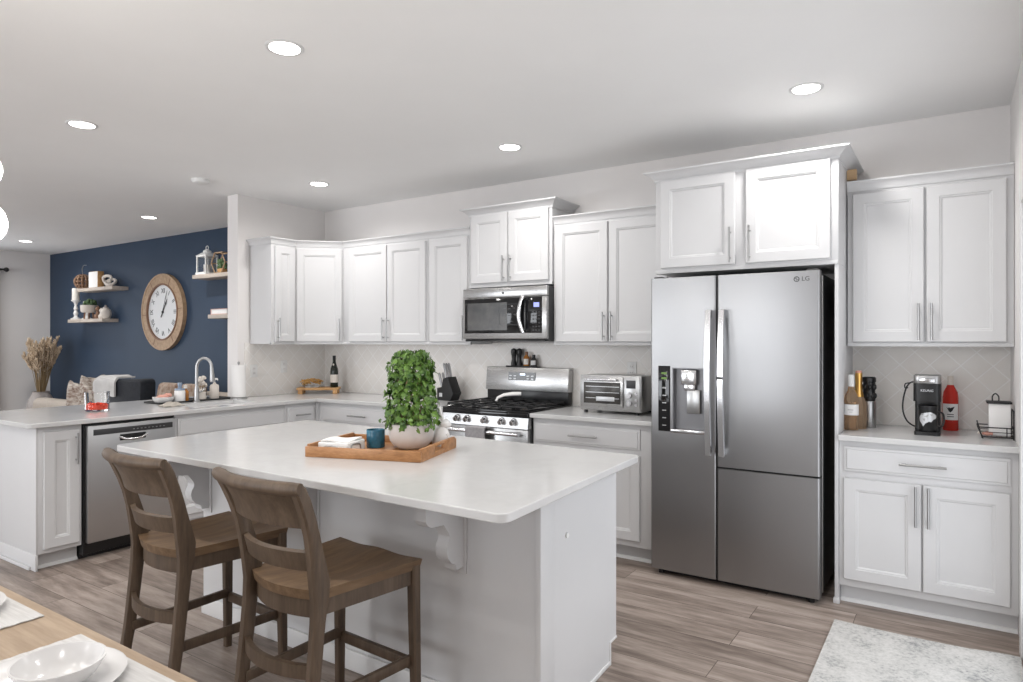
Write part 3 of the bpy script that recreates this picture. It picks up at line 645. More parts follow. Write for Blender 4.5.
# ------------------------------------------------------------------ counter stools
def make_stool(loc, rz, label):
    t = thing('counter_stool', label, 'stool', (0, 0, 0), 0, 'counter stools at the island')
    ZS = .62
    def hw(v): return .188 + .042 * v                                     # half width, v 0 rear .. 1 front
    def pt(u, v, z0):
        x = (2 * u - 1) * hw(v); y = -.205 + .425 * v
        y -= .045 * (1 - v) ** 2 * (1 - (2 * u - 1) ** 2)                   # rear edge bowed out
        dip = .016 * (1 - (2 * u - 1) ** 2) * math.sin(PI * min(1, v * 1.05)) + .006 * math.sin(PI * (2 * u)) ** 2 * v
        return Vector((x, y, z0 - dip))
    nu, nv = 16, 14; g = G(); bm = g.bm
    top = [[bm.verts.new(pt(i / nu, j / nv, ZS)) for j in range(nv + 1)] for i in range(nu + 1)]
    bot = [[bm.verts.new(Vector((p.co.x * .97, p.co.y * .97, ZS - .034))) for p in r] for r in top]
    for i in range(nu):
        for j in range(nv):
            bm.faces.new((top[i][j], top[i + 1][j], top[i + 1][j + 1], top[i][j + 1])); bm.faces.new((bot[i][j], bot[i][j + 1], bot[i + 1][j + 1], bot[i + 1][j]))
    per = [(i, 0) for i in range(nu)] + [(nu, j) for j in range(nv)] + [(i, nv) for i in range(nu, 0, -1)] + [(0, j) for j in range(nv, 0, -1)]
    for k in range(len(per)):
        a, b = per[k], per[(k + 1) % len(per)]
        bm.faces.new((top[a[0]][a[1]], bot[a[0]][a[1]], bot[b[0]][b[1]], top[b[0]][b[1]]))
    g.obj('seat', 'seatw', t, 50)
    # bowed rear rail and the side and front rails under the seat
    def railpts(v0): return [(pt(i / 10, 0, 0).x * .94, pt(i / 10, 0, 0).y + .014) for i in range(11)]
    rp = railpts(0); g = G(); g.prism(rp + [(x * .9, y + .022) for x, y in rp[::-1]], ZS - .095, ZS - .034, 'z'); g.obj('rear_rail', 'stool', t)
    for s in (-1, 1):
        G().prism([(s * .175, -.19), (s * .214, .19), (s * .194, .19), (s * .155, -.19)], ZS - .088, ZS - .036, 'z').obj('side_rail', 'stool', t)
    G().box(-.20, .20, .185, .205, ZS - .085, ZS - .036, .003).obj('front_rail', 'stool', t)
    def sweep(path, sx, sy):
        rs = []
        for k, (x, y, z) in enumerate(path):
            a = path[max(k - 1, 0)]; b = path[min(k + 1, len(path) - 1)]
            ty, tz = b[1] - a[1], b[2] - a[2]; l = math.hypot(ty, tz); ny, nz = tz / l, -ty / l
            w_, d_ = sx[k] / 2, sy[k] / 2; c = .30
            ring = []
            for px, pd in ((-1, -1 + c), (-1, 1 - c), (-1 + c, 1), (1 - c, 1), (1, 1 - c), (1, -1 + c), (1 - c, -1), (-1 + c, -1)): ring.append(Vector((x + px * w_, y + ny * pd * d_, z + nz * pd * d_)))
            rs.append(ring)
        return G().rings(rs)
    for s in (-1, 1):
        path = [(s * .198, -.288, 0), (s * .194, -.260, .12), (s * .190, -.238, .26), (s * .188, -.222, .40), (s * .187, -.210, .52), (s * .186, -.202, .59), (s * .186, -.202, .64), (s * .187, -.212, .69),
                (s * .190, -.225, .75), (s * .195, -.240, .81), (s * .200, -.258, .865), (s * .206, -.280, .92), (s * .210, -.298, .955), (s * .211, -.308, .970)]
        sy = [.034, .037, .040, .043, .046, .058, .068, .060, .050, .044, .042, .042, .040, .030]; sx = [.032] * 8 + [.034, .036, .037, .038, .038, .036]
        sweep(path, sx, sy).obj('rear_leg', 'stool', t)
        path = [(s * .214, .205, 0), (s * .211, .203, .2), (s * .208, .20, .42), (s * .207, .198, .60)]
        sweep(path, [.030, .034, .038, .040], [.030, .034, .038, .040]).obj('front_leg', 'stool', t)
    def crest(u, v):                                                       # bowed crest board, v 0 bottom .. 1 top
        x = (2 * u - 1) * .205; y0 = -.246 - .026 * v - .036 * v * v; return (x, y0 - .045 * (1 - (2 * u - 1) ** 2), .832 + .130 * v)
    G().sheet(crest, 14, 6, .018).obj('crest_panel', 'stool', t)
    n = 16; pts = [((2 * i / n - 1) * .230, -.306 - .047 * (1 - (2 * i / n - 1) ** 2), .966) for i in range(n + 1)]
    G().tube(pts, [.019] + [.0215] * (n - 1) + [.019], 14).obj('crest_roll', 'stool', t)
    def slat(u, v):
        x = (2 * u - 1) * .186; return (x, -.212 - .016 * v - .045 * (1 - (2 * u - 1) ** 2), .688 + .062 * v)
    G().sheet(slat, 14, 4, .018).obj('back_slat', 'stool', t)
    G().sheet(lambda u, v: ((2 * u - 1) * .178, -.226 - .045 * (1 - (2 * u - 1) ** 2) , .345 + .045 * v), 12, 2, .018).obj('rear_stretcher', 'stool', t)
    for s in (-1, 1): G().prism([(s * .185, -.235), (s * .207, .20), (s * .189, .20), (s * .167, -.235)], .235, .272, 'z', .003).obj('side_stretcher', 'stool', t)
    G().box(-.205, .205, .192, .212, .215, .255, .003).obj('footrest', 'stool', t)
    t.location = loc; t.rotation_euler = (0, 0, rz); W[t.name] = Matrix.Translation(loc) @ Matrix.Rotation(rz, 4, 'Z')
    return t
st = make_stool((3.440, -2.948, 0), R(-3), 'brown wooden counter stool nearest the camera, right of the other stool')
dup(st, (2.688, -2.948, 0), R(-3), 'brown wooden counter stool further left, in front of the dishwasher')

# ------------------------------------------------------------------ island tray and what it holds
A, B, D = Vector((2.955, -2.675)), Vector((3.472, -2.512)), Vector((2.80, -2.285))
ang = math.atan2(B.y - A.y, B.x - A.x); TW, TD = (B - A).length, (D - A).length
TRY = Matrix.Translation((A.x, A.y, ZT)) @ Matrix.Rotation(ang, 4, 'Z')
t = thing('serving_tray', 'rectangular wooden serving tray with cut-out handles on the island', 'tray', (3.15, -2.39, ZT))
G(TRY).box(0.005, TW - .005, .005, TD - .005, .0, .012, .002).obj('base', 'traywood', t)
G(TRY).box(0, TW, 0, .016, 0, .045, .003).obj('side', 'traywood', t); G(TRY).box(0, TW, TD - .016, TD, 0, .045, .003).obj('side', 'traywood', t)
for x in (0, TW - .016):
    G(TRY).box(x, x + .016, .016, TD - .016, 0, .012).box(x, x + .016, .016, TD / 2 - .055, .010, .054, .003).box(x, x + .016, TD / 2 + .055, TD - .016, .010, .054, .003).box(x, x + .016, TD / 2 - .06, TD / 2 + .06, .042, .054, .002).box(x, x + .016, TD / 2 - .06, TD / 2 + .06, .010, .022, .002).obj('handle_end', 'traywood', t)
px, py = 3.222, -2.29
t = thing('potted_ivy', 'tall leafy green ivy in a round pale pot on the tray', 'plant', (px, py, ZT + .012))
G().lathe([(0, 0), (.058, 0), (.076, .008), (.097, .036), (.104, .066), (.103, .095), (.099, .112), (.095, .114), (.092, .108), (.095, .085), (0, .085)], (px, py, ZT + .012), 36).obj('pot', 'pot', t)
G().ball((px, py, ZT + .092), (.090, .090, .012), 20, 8, .03).obj('soil', 'brown', t)
random.seed(11)
LO = [(0, -.12), (.30, -.36), (.44, -.10), (.56, .02), (.34, .16), (.36, .46), (.14, .50), (0, .78), (-.14, .50), (-.36, .46), (-.34, .16), (-.56, .02), (-.44, -.10), (-.30, -.36)]
g = G(); gs = G()
def leaf(g, c, nrm, sz, spin):
    nrm = nrm.normalized(); a = nrm.cross(Vector((0, 0, 1)))
    if a.length < .1: a = Vector((1, 0, 0))
    a.normalize(); b = nrm.cross(a); ca, sa = math.cos(spin), math.sin(spin); e1 = a * ca + b * sa; e2 = b * ca - a * sa
    top = []; bot = []
    for x, y in LO:
        z = -.22 * (x * x + (y - .1) ** 2); p = c + (e1 * x + e2 * y + nrm * z) * sz
        top.append(g.bm.verts.new(p + nrm * .0006)); bot.append(g.bm.verts.new(p - nrm * .0006))
    ct = g.bm.verts.new(c + nrm * (.0006 + .02 * sz)); cb = g.bm.verts.new(c + nrm * (-.0006 + .02 * sz)); m = len(LO)
    for i in range(m):
        j = (i + 1) % m
        g.bm.faces.new((ct, top[i], top[j])); g.bm.faces.new((cb, bot[j], bot[i])); g.bm.faces.new((top[i], bot[i], bot[j], top[j]))
z0 = ZT + .10
prof = [(0, .115), (.06, .125), (.12, .120), (.17, .105), (.22, .102), (.28, .104), (.32, .092), (.36, .055)]
def rad(h):
    for (a, ra), (b, rb) in zip(prof, prof[1:]):
        if a <= h <= b: return ra + (rb - ra) * (h - a) / (b - a)
    return .05
for k in range(1000):
    h = random.random() ** .9 * .365 - .015; th = random.uniform(0, 2 * PI); rr = rad(max(h, 0)) * (.45 + .55 * math.sqrt(random.random())) * (1 + .13 * math.sin(3 * th + 19 * h) * math.sin(26 * h + th))
    if random.random() < .06: rr *= 1.18
    c = Vector((px + rr * math.cos(th), py + rr * math.sin(th), z0 + h + (.015 if h < .03 and rr > .09 else 0)))
    nr = Vector((math.cos(th) + random.uniform(-.8, .8), math.sin(th) + random.uniform(-.8, .8), random.uniform(-.3, 1.0)))
    leaf(g, c, nr, random.uniform(.017, .034), random.uniform(-2.9, -.2))
g.obj('foliage', 'leaf', t, 60)
for k in range(9):
    th = k * 2 * PI / 9; gs.tube([(px + .03 * math.cos(th), py + .03 * math.sin(th), z0 - .02), (px + .06 * math.cos(th + .8), py + .06 * math.sin(th + .8), z0 + .10), (px + .075 * math.cos(th + 1.7), py + .075 * math.sin(th + 1.7), z0 + .22), (px + .05 * math.cos(th + 2.6), py + .05 * math.sin(th + 2.6), z0 + .33)], .0022, 5)
gs.obj('stems', 'stem', t)
t = thing('candle_jar', 'small blue glazed candle jar on the tray left of the ivy', 'candle', (3.076, -2.37, ZT + .012))
c = (3.076, -2.37, ZT + .012)
G().lathe([(0, 0), (.039, 0), (.042, .004), (.0425, .080), (.041, .082), (.039, .079), (.039, .052), (0, .052)], c, 28).obj('jar', 'candleblue', t)
G().lathe([(0, .052), (.0388, .052), (.0388, .060), (0, .061)], c, 24).obj('wax', 'candle', t)
G().cyl((c[0], c[1], c[2] + .06), (c[0] + .002, c[1], c[2] + .07), .0012, n=6).obj('wick', 'ink', t)
# white rabbit figurine
rx, ry, rz_ = 3.300, -2.165, ZT + .012
t = thing('rabbit_figurine', 'white ceramic rabbit figurine standing behind the ivy pot', 'figurine', (rx, ry, rz_))
RB = Matrix.Translation((rx + .0, ry, rz_)) @ Matrix.Rotation(R(35), 4, 'Z') @ Matrix.Scale(.95, 4)
g = G(RB); g.lathe([(0, 0), (.040, .0), (.045, .015), (.042, .045), (.032, .075), (.022, .092), (0, .098)], (0, 0, 0), 20, 1, .85).ball((.012, 0, .108), (.030, .024, .024)).ball((.034, 0, .103), (.014, .013, .012)).ball((-.035, 0, .02), .015)
for s in (-1, 1): g.ball((.022, s * .026, .014), (.024, .013, .014)).tube([(.024, s * .018, .06), (.034, s * .014, .03), (.036, s * .014, .006)], [.011, .009, .008], 8)
g.obj('body', 'white', t)
for s in (-1, 1): G(RB).tube([(.004, s * .010, .122), (-.006, s * .018, .15), (-.012, s * .028, .178), (-.01, s * .032, .19)], [.008, .0125, .010, .003], 10, flat=.55).obj('ear', 'white', t)
# white box of napkins with a rolled corner
T2 = TRY @ Matrix.Translation((.035, .045, .012))
t = thing('napkin_holder', 'white napkin box with curved metal-edged openings at the left end of the tray', 'napkin box', T2.translation, 0)
W[t.name] = Matrix.Translation(T2.translation)
G(T2).box(0, .15, 0, .15, 0, .047, .006, 3).obj('box', 'whitepl', t)
G(T2).tube([(.025, -.002, .004), (.027, -.002, .022), (.040, -.002, .030), (.07, -.002, .031), (.095, -.002, .028), (.108, -.002, .018), (.111, -.002, .004)], .0035, 8).obj('opening_edge', 'nickel', t)
G(T2).tube([(.152, .02, .004), (.152, .022, .028), (.152, .035, .036), (.152, .065, .037), (.152, .09, .034), (.152, .102, .026), (.152, .104, .004)], .0035, 8).obj('opening_edge', 'nickel', t)
G(T2).sheet(lambda u, v: (.01 + .13 * u, .01 + .13 * v, .050 + .004 * math.sin(5 * u + 3 * v)), 10, 10, .006).obj('napkins', 'paper', t)

# ------------------------------------------------------------------ sink and what stands round it
t = thing('kitchen_sink', 'stainless undermount sink in the peninsula worktop', 'sink', (.355, -1.43, .70))
g = G(); x0, x1, y0, y1 = .185, .525, -1.705, -1.155
def rr(i, z): return [Vector((x, y, z)) for x, y in rounded([(x0 + i, y0 + i), (x1 - i, y0 + i), (x1 - i, y1 - i), (x0 + i, y1 - i)], .03, 4)]
g.rings([rr(-.006, .883), rr(-.006, .86), rr(-.003, .68), rr(.03, .672), rr(.03, .676), rr(.002, .69), rr(.004, .882)], closed=False).obj('basin', 'steelh', t)
G().lathe([(0, .677), (.045, .677), (.045, .680), (.03, .682), (0, .681)], (.355, -1.43, 0), 20).obj('drain', 'chrome', t)
fx, fy = .112, -1.44
t = thing('kitchen_faucet', 'tall brushed nickel gooseneck faucet at the sink', 'faucet', (fx, fy, ZT))
pts = [(fx, fy, ZT + .02), (fx, fy, ZT + .28)] + [(fx + .050 * (1 - math.cos(R(a))), fy + .035 * (1 - math.cos(R(a))), ZT + .28 + .080 * math.sin(R(a))) for a in range(15, 181, 15)]
G().lathe([(0, 0), (.028, 0), (.028, .006), (.022, .012), (.019, .10), (.016, .12), (0, .12)], (fx, fy, ZT + .0), 20).obj('base', 'nickel', t)
G().tube(pts, .012, 14).obj('neck', 'nickel', t)
hx, hy, hz = pts[-1]
G().tube([(hx, hy, hz + .005), (hx + .004, hy, hz - .04), (hx + .010, hy, hz - .10), (hx + .012, hy, hz - .115)], [.0135, .016, .020, .017], 14).obj('spray_head', 'nickel', t)
G().tube([(fx, fy + .018, ZT + .08), (fx, fy + .045, ZT + .085), (fx - .01, fy + .075, ZT + .115)], [.009, .008, .006], 10).obj('lever', 'nickel', t)
solo(G().box(-.115, .115, -.33, .33, 0, .008, .003).box(-.115, .115, -.33, -.322, .006, .013, .002).box(-.115, .115, .322, .33, .006, .013, .002).box(-.115, -.107, -.33, .33, .006, .013, .002).box(.107, .115, -.33, .33, .006, .013, .002), 'sink_tray', 'blackmatte', 'long black tray behind the sink holding bottles and a vase', 'tray', (-.04, -1.40, ZT))
ZB = ZT + .0075
t = thing('soap_dish_bowl', 'oval white dish of peach cloths at the near end of the sink tray', 'dish', (.0, -1.655, ZB))
G().lathe([(0, 0), (.045, 0), (.062, .02), (.068, .045), (.064, .045), (.055, .02), (0, .012)], (.0, -1.655, ZB), 28, .95, 1.25).obj('dish', 'white', t)
tp = solo(G().ball((0, 0, .018), (.045, .05, .022), 14, 8, .12).ball((.012, .03, .03), (.03, .03, .02), 12, 8, .12), 'folded_cloth', 'pinkcloth', 'peach pink cloths heaped in the oval white dish', 'cloth', (.0, -1.655, ZB + .024))
t = thing('soap_jar', 'squat white jar with a blue-grey stoppered lid beside the faucet', 'jar', (.030, -1.535, ZB))
G().lathe([(0, 0), (.038, 0), (.041, .004), (.041, .085), (.036, .092), (0, .092)], (.030, -1.535, ZB), 28).obj('jar', 'white', t)
G().lathe([(0, .092), (.038, .092), (.040, .098), (.036, .106), (.014, .110), (.014, .118), (.019, .14), (.017, .155), (0, .156)], (.030, -1.535, ZB), 24).obj('stopper', 'bluegrey', t)
t = thing('hand_soap_bottle', 'small amber glass bottle with a pale cap behind the white jar', 'bottle', (.0, -1.47, ZB))
G().lathe([(0, 0), (.024, 0), (.026, .004), (.026, .075), (.012, .092), (.011, .104), (0, .104)], (.0, -1.47, ZB), 20).obj('bottle', 'amber', t)
G().lathe([(0, .102), (.014, .102), (.014, .130), (0, .131)], (.0, -1.47, ZB), 16).obj('cap', 'candle', t)
t = thing('flower_vase', 'small cream bouquet in a striped pot right of the faucet', 'flowers', (-.045, -1.30, ZB))
G().lathe([(0, 0), (.036, 0), (.040, .015), (.034, .035), (.040, .055), (.036, .06), (0, .055)], (-.045, -1.30, ZB), 20).obj('pot', 'bone', t)
random.seed(5); g = G()
for k in range(26):
    th = random.uniform(0, 2 * PI); r_ = .04 * math.sqrt(random.random()); h = random.uniform(.07, .19)
    g.ball((-.045 + r_ * math.cos(th), -1.30 + r_ * math.sin(th), ZB + h), random.uniform(.012, .019), 9, 6, .15)
g.obj('blooms', 'bone', t)
g = G()
for k in range(8): g.tube([(-.045, -1.30, ZB + .05), (-.045 + .03 * math.cos(k), -1.30 + .03 * math.sin(k), ZB + .12)], .002, 5)
g.obj('stems', 'stem', t)
t = thing('soap_dispenser', 'beige pump bottle at the far end of the sink tray', 'bottle', (-.015, -1.20, ZB))
G().lathe([(0, 0), (.034, 0), (.037, .005), (.037, .105), (.030, .118), (.013, .124), (.013, .135), (0, .135)], (-.015, -1.20, ZB), 24).obj('bottle', 'bone', t)
G().cyl((-.015, -1.20, ZB + .135), (-.015, -1.20, ZB + .165), .006).box(-.024, .020, -1.212, -1.188, ZB + .160, ZB + .175, .004).tube([(.015, -1.20, ZB + .167), (.035, -1.20, ZB + .160)], .005, 8).obj('pump', 'whitepl', t)
random.seed(3)
solo(G().sheet(lambda u, v: ((u - .5) * .11 * (1 - .2 * v), (v - .5) * .16, .004 + .028 * math.sin(PI * v) ** .8 * math.sin(PI * min(1, u * 1.1 + .05)) + .003 * math.sin(14 * u + 9 * v)), 12, 14, .006), 'dish_cloth', 'taupe', 'crumpled taupe dish cloth on the worktop before the sink tray', 'cloth', (.30, -1.755, ZT + .002))
t = thing('paper_towel_holder', 'white paper towel roll on an upright stand by the dividing wall', 'paper towels', (.085, -1.035, ZT))
c = (.085, -1.035, ZT)
G().lathe([(0, 0), (.075, 0), (.075, .008), (.070, .012), (0, .012)], c, 28).obj('base', 'nickel', t)
G().cyl((c[0], c[1], ZT + .01), (c[0], c[1], ZT + .305), .006).ball((c[0], c[1], ZT + .31), .012).obj('rod', 'nickel', t)
G().rings([[Vector((c[0] + r * math.cos(2 * PI * i / 32), c[1] + r * math.sin(2 * PI * i / 32), ZT + z)) for i in range(32)] for r, z in ((.058, .014), (.058, .290), (.020, .290), (.020, .014))], closed=True).obj('roll', 'paper', t)
t = thing('glass_jar', 'clear glass jar half full of red candy on the peninsula', 'jar', (.155, -2.225, ZT))
c = (.155, -2.225, ZT)
G().lathe([(0, .0), (.072, .0), (.076, .006), (.078, .130), (.080, .135), (.075, .135), (.074, .130), (.071, .012), (0, .010)], c, 36).obj('jar', 'glass', t)
random.seed(8); g = G()
g.lathe([(0, .0115), (.066, .0115), (.069, .02), (.069, .045), (0, .05)], c, 28)
for k in range(70):
    th = random.uniform(0, 2 * PI); r_ = .062 * math.sqrt(random.random()); g.ball((c[0] + r_ * math.cos(th), c[1] + r_ * math.sin(th), ZT + random.uniform(.035, .053)), random.uniform(.008, .012), 7, 5)
o = g.obj('candy', 'red', t); o['kind'] = 'stuff'

# ------------------------------------------------------------------ corner of the back worktop
BD = Matrix.Translation((.235, -.275, ZT)) @ Matrix.Rotation(R(40), 4, 'Z')
t = thing('serving_board', 'footed light wooden board in the worktop corner', 'board', (.235, -.275, ZT))
G(BD).box(-.195, .195, -.085, .085, .036, .060, .006).obj('board', 'board', t)
for x in (-.160, .160):
    for y in (-.06, .06): G(BD).box(x - .022, x + .022, y - .02, y + .02, 0, .037, .004).obj('foot', 'board', t)
BW = BD @ Matrix.Translation((-.065, 0, .0605)) @ Matrix.Diagonal((1.1, 1.1, 1.1, 1))
t = thing('snack_dish', 'glass dish heaped with golden pretzels on the wooden board', 'dish', BW.translation)
G(BW).lathe([(0, 0), (.055, 0), (.075, .02), (.085, .045), (.081, .045), (.070, .02), (0, .007)], (0, 0, 0), 28, 1.15, .8).obj('dish', 'glass', t)
random.seed(21); g = G(BW)
for k in range(46):
    x, y = random.uniform(-.075, .075), random.uniform(-.045, .045); z = random.uniform(.025, .055) + .015 * (1 - abs(x) / .08); a = random.uniform(0, PI); e = random.uniform(-.02, .02)
    d = Vector((math.cos(a), math.sin(a), 0)) * random.uniform(.018, .032); p = Vector((x, y, z)); g.tube([p - d, p + Vector((0, 0, .006)), p + d + Vector((0, 0, e))], .0048, 6)
o = g.obj('pretzels', 'snack', t); o['kind'] = 'stuff'
def bottle(name, label, loc, prof, bm_, lab=None, cap=None, group=None, scale=1, n=28):
    t = thing(name, label, 'bottle', loc, 0, group); G().lathe([(r * scale, z * scale) for r, z in prof], loc, n).obj('bottle', bm_, t)
    return t
BG = [(0, 0), (.034, 0), (.0375, .006), (.0375, .150), (.034, .180), (.022, .215), (.0145, .240), (.0140, .290), (0, .290)]
t = bottle('wine_bottle', 'dark wine bottle standing at the right end of the footed snack board', (.352, -.190, ZT + .0602), BG, 'wine')
G().lathe([(0, .262), (.0150, .262), (.0155, .300), (.0135, .302), (0, .302)], (.352, -.190, ZT + .0602), 20).obj('foil', 'ink', t)
G().lathe([(.0379, .045), (.0383, .046), (.0383, .120), (.0379, .121)], (.352, -.190, ZT + .0602), 28).obj('label_paper', 'bone', t)
G().ball((.360, -.207, ZT + .275), (.010, .007, .012), 12, 8).obj('neck_label', 'bone', t)
# knife block
KB = Matrix.Translation((1.735, -.165, ZT)) @ Matrix.Rotation(R(-8), 4, 'Z') @ Matrix.Diagonal((1.2, 1, 1.08, 1))
t = thing('knife_block', 'black knife block on the worktop left of the stove', 'knife block', (1.735, -.165, ZT))
G(KB).prism([(-.080, 0), (.055, 0), (.085, .060), (.030, .185), (-.022, .170), (-.030, .105), (-.080, .095)], -.05, .05, 'y', .004).obj('block', 'blackmatte', t)
G(KB).box(-.055, -.025, -.0525, -.0495, .028, .058, .001).obj('badge', 'silver', t)
kn = thing('kitchen_knife', 'grey handled knife in the top slots of the black block, foremost', 'knife', (0, 0, 0), 0, 'knives in the black block')
G().tube([(0, 0, 0), (-.014, 0, .055), (-.030, 0, .110), (-.034, 0, .122)], [.010, .0115, .012, .007], 10, flat=.75).obj('handle', 'knifesteel', kn)
G().tube([(0.002, 0, -.006), (-.001, 0, .004)], .0095, 10, flat=.75).obj('bolster', 'black', kn)
def kp(x, y, z): return KB @ Vector((x, y, z))
spots = [((.0, -.028, .177), 'grey knife handle in the tall slots of the black block, near the front edge'), ((.0, .0, .177), 'grey knife handle in the tall middle slot of the black block'), ((.0, .028, .177), 'grey knife handle in the tall slots of the black block, nearest the tiled wall'),
         ((-.055, -.02, .100), 'grey knife handle in the low front step of the black block, near edge'), ((-.055, .02, .100), 'grey knife handle in the low front step of the black block, by the wall')]
for i, (q, lb) in enumerate(spots):
    p = kp(*q)
    if i == 0: kn.location = p; kn.rotation_euler = (0, 0, R(-8)); kn['label'] = lb; W[kn.name] = Matrix.Translation(p)
    else: dup(kn, p, R(-8), lb)
# outlets on the tiles
def outlet(label, loc, rz, cat='outlet', dbl=False):
    t = thing('wall_outlet', label, cat, loc, rz, 'wall outlets'); MM = Matrix.Translation(loc) @ Matrix.Rotation(rz, 4, 'Z'); w_ = .060 if dbl else .036
    G(MM).box(-w_, w_, -.006, 0, -.058, .058, .002).obj('plate', 'whitepl', t)
    for dz in (-.022, .022):
        f = G(MM).box(-.016, .016, -.008, -.005, dz - .014, dz + .014, .003).obj('socket', 'white', t)
        for dx in (-.006, .006): G(MM).box(dx - .001, dx + .001, -.0086, -.0075, dz - .004, dz + .006).obj('slot', 'ink', f)
    return t
outlet('white outlet plate on the tiles left of the snack board', (.0102, -.505, 1.175), R(90))
outlet('white outlet plate on the tiles beside the paper towel roll', (.0102, -.83, 1.145), R(90))
outlet('white outlet plate on the tiles behind the toaster oven', (3.33, -.0102, 1.205), 0)
outlet('white outlet plate on the end of the peninsula wall', (-.02, -2.7502, .765), 0)

# ------------------------------------------------------------------ right-hand worktop
t = thing('wine_bottle', 'pale wine bottle with white cap and label beside the refrigerator panel', 'bottle', (4.818, -.385, ZT))
p = (4.818, -.385, ZT)
G().lathe([(0, 0), (.034, 0), (.0365, .006), (.0365, .165), (.032, .195), (.020, .220), (.0145, .240), (.0140, .295), (0, .295)], p, 28).obj('bottle', 'palewine', t)
G().lathe([(0, .245), (.0152, .245), (.0155, .308), (.0135, .311), (0, .311)], p, 20).obj('cap', 'whitepl', t)
lb = G().rings([[Vector((p[0] + r * math.cos(R(a)), p[1] + r * math.sin(R(a)), p[2] + z)) for r, z in ((.0367, .085), (.0375, .085), (.0375, .145), (.0367, .145))] for a in range(180, 361, 12)]).obj('label_paper', 'paper', t)
G().box(p[0] - .014, p[0] + .014, p[1] - .0378, p[1] - .036, p[2] + .113, p[2] + .117).box(p[0] - .008, p[0] + .010, p[1] - .0378, p[1] - .0366, p[2] + .102, p[2] + .104).obj('label_print', 'nickel', lb)
p = (4.845, -.285, ZT); t = thing('sparkling_wine_bottle', 'bottle with a gold foil neck behind the pale wine bottle', 'bottle', p)
G().lathe([(0, 0), (.038, 0), (.042, .006), (.042, .120), (.038, .150), (.024, .190), (.0185, .22), (.0165, .29), (0, .29)], p, 28).obj('bottle', 'palewine', t)
G().lathe([(0, .180), (.0275, .182), (.0205, .215), (.0180, .255), (.0185, .275), (.0195, .295), (.0185, .318), (0, .320)], p, 24).obj('foil', 'gold', t)
G().lathe([(0, .318), (.0175, .318), (.0165, .330), (0, .333)], p, 18).obj('cap', 'pinkcloth', t)
p = (4.892, -.215, ZT); t = thing('canister', 'steel canister with tall black top next to the wine bottles', 'canister', p)
G().lathe([(0, 0), (.035, 0), (.037, .004), (.037, .150), (.035, .154), (0, .154)], p, 28).obj('canister', 'nickel', t)
g = G().lathe([(0, .154), (.030, .154), (.032, .160), (.032, .262), (.036, .266), (.036, .288), (.030, .294), (0, .294)], p, 28)
for k in range(14):
    a = k * 2 * PI / 7 + (.4 if k > 6 else 0); g.ball((p[0] + .029 * math.cos(a), p[1] + .029 * math.sin(a), p[2] + (.185 if k < 7 else .235)), (.011, .011, .018), 10, 6)
g.obj('top', 'black', t)
# coffee maker
CX_, CY_ = 5.183, -.345; p = (CX_, CY_, ZT)
t = thing('coffee_maker', 'slim black single-cup coffee maker with steel lid on the right worktop', 'coffee maker', p)
def rrect(w_, y0, y1, r): return rounded([(CX_ - w_, y0), (CX_ + w_, y0), (CX_ + w_, y1), (CX_ - w_, y1)], r, 5)
G().prism(rrect(.060, -.430, -.235, .020), ZT, ZT + .018, 'z').prism(rrect(.059, -.33, -.235, .015), ZT + .018, ZT + .185, 'z').obj('base', 'black', t)
G().prism(rrect(.063, -.430, -.235, .022), ZT + .180, ZT + .275, 'z').obj('brew_head', 'black', t)
G().prism(rrect(.062, -.428, -.237, .022), ZT + .275, ZT + .318, 'z', .003).obj('lid', 'nickel', t)
G().box(CX_ - .035, CX_ + .035, -.4325, -.425, ZT + .283, ZT + .302, .003).obj('lid_handle', 'chrome', t)
text_mesh('lettering', 'KEURIG', .017, 'silver', t, at_(CX_, -.4305, ZT + .238) @ FACE_Y)
cdp = [(CX_ - .058, -.25, ZT + .275), (CX_ - .085, -.25, ZT + .268), (CX_ - .105, -.26, ZT + .235), (CX_ - .118, -.27, ZT + .17), (CX_ - .118, -.28, ZT + .11), (CX_ - .10, -.28, ZT + .06), (CX_ - .075, -.27, ZT + .035), (CX_ - .058, -.26, ZT + .028)]
def smooth(pts, k=4):
    P = [Vector(q) for q in pts]; o = []
    for i in range(len(P) - 1):
        a, b, c, d = P[max(i - 1, 0)], P[i], P[i + 1], P[min(i + 2, len(P) - 1)]
        for j in range(k):
            u = j / k; o.append(.5 * ((2 * b) + (c - a) * u + (2 * a - 5 * b + 4 * c - d) * u * u + (3 * b - a - 3 * c + d) * u ** 3))
    return o + [P[-1]]
G().tube(smooth(cdp), .0042, 8).tube(smooth([(CX_ - .085, -.25, ZT + .268), (CX_ - .108, -.255, ZT + .262), (CX_ - .11, -.255, ZT + .24), (CX_ - .095, -.25, ZT + .24)]), .0035, 8).obj('cord', 'black', t)
p = (CX_ + .003, -.385, ZT + .018); t = thing('travel_mug', 'black mug with a silver emblem standing on the coffee maker', 'mug', p)
G().lathe([(0, 0), (.040, 0), (.043, .005), (.0445, .120), (.046, .124), (.046, .138), (.040, .142), (0, .142)], p, 32).obj('cup', 'black', t)
G().tube(smooth([(p[0] + .043, p[1], p[2] + .105), (p[0] + .066, p[1], p[2] + .10), (p[0] + .072, p[1], p[2] + .065), (p[0] + .064, p[1], p[2] + .032), (p[0] + .043, p[1], p[2] + .028)]), .005, 8).obj('handle', 'black', t)
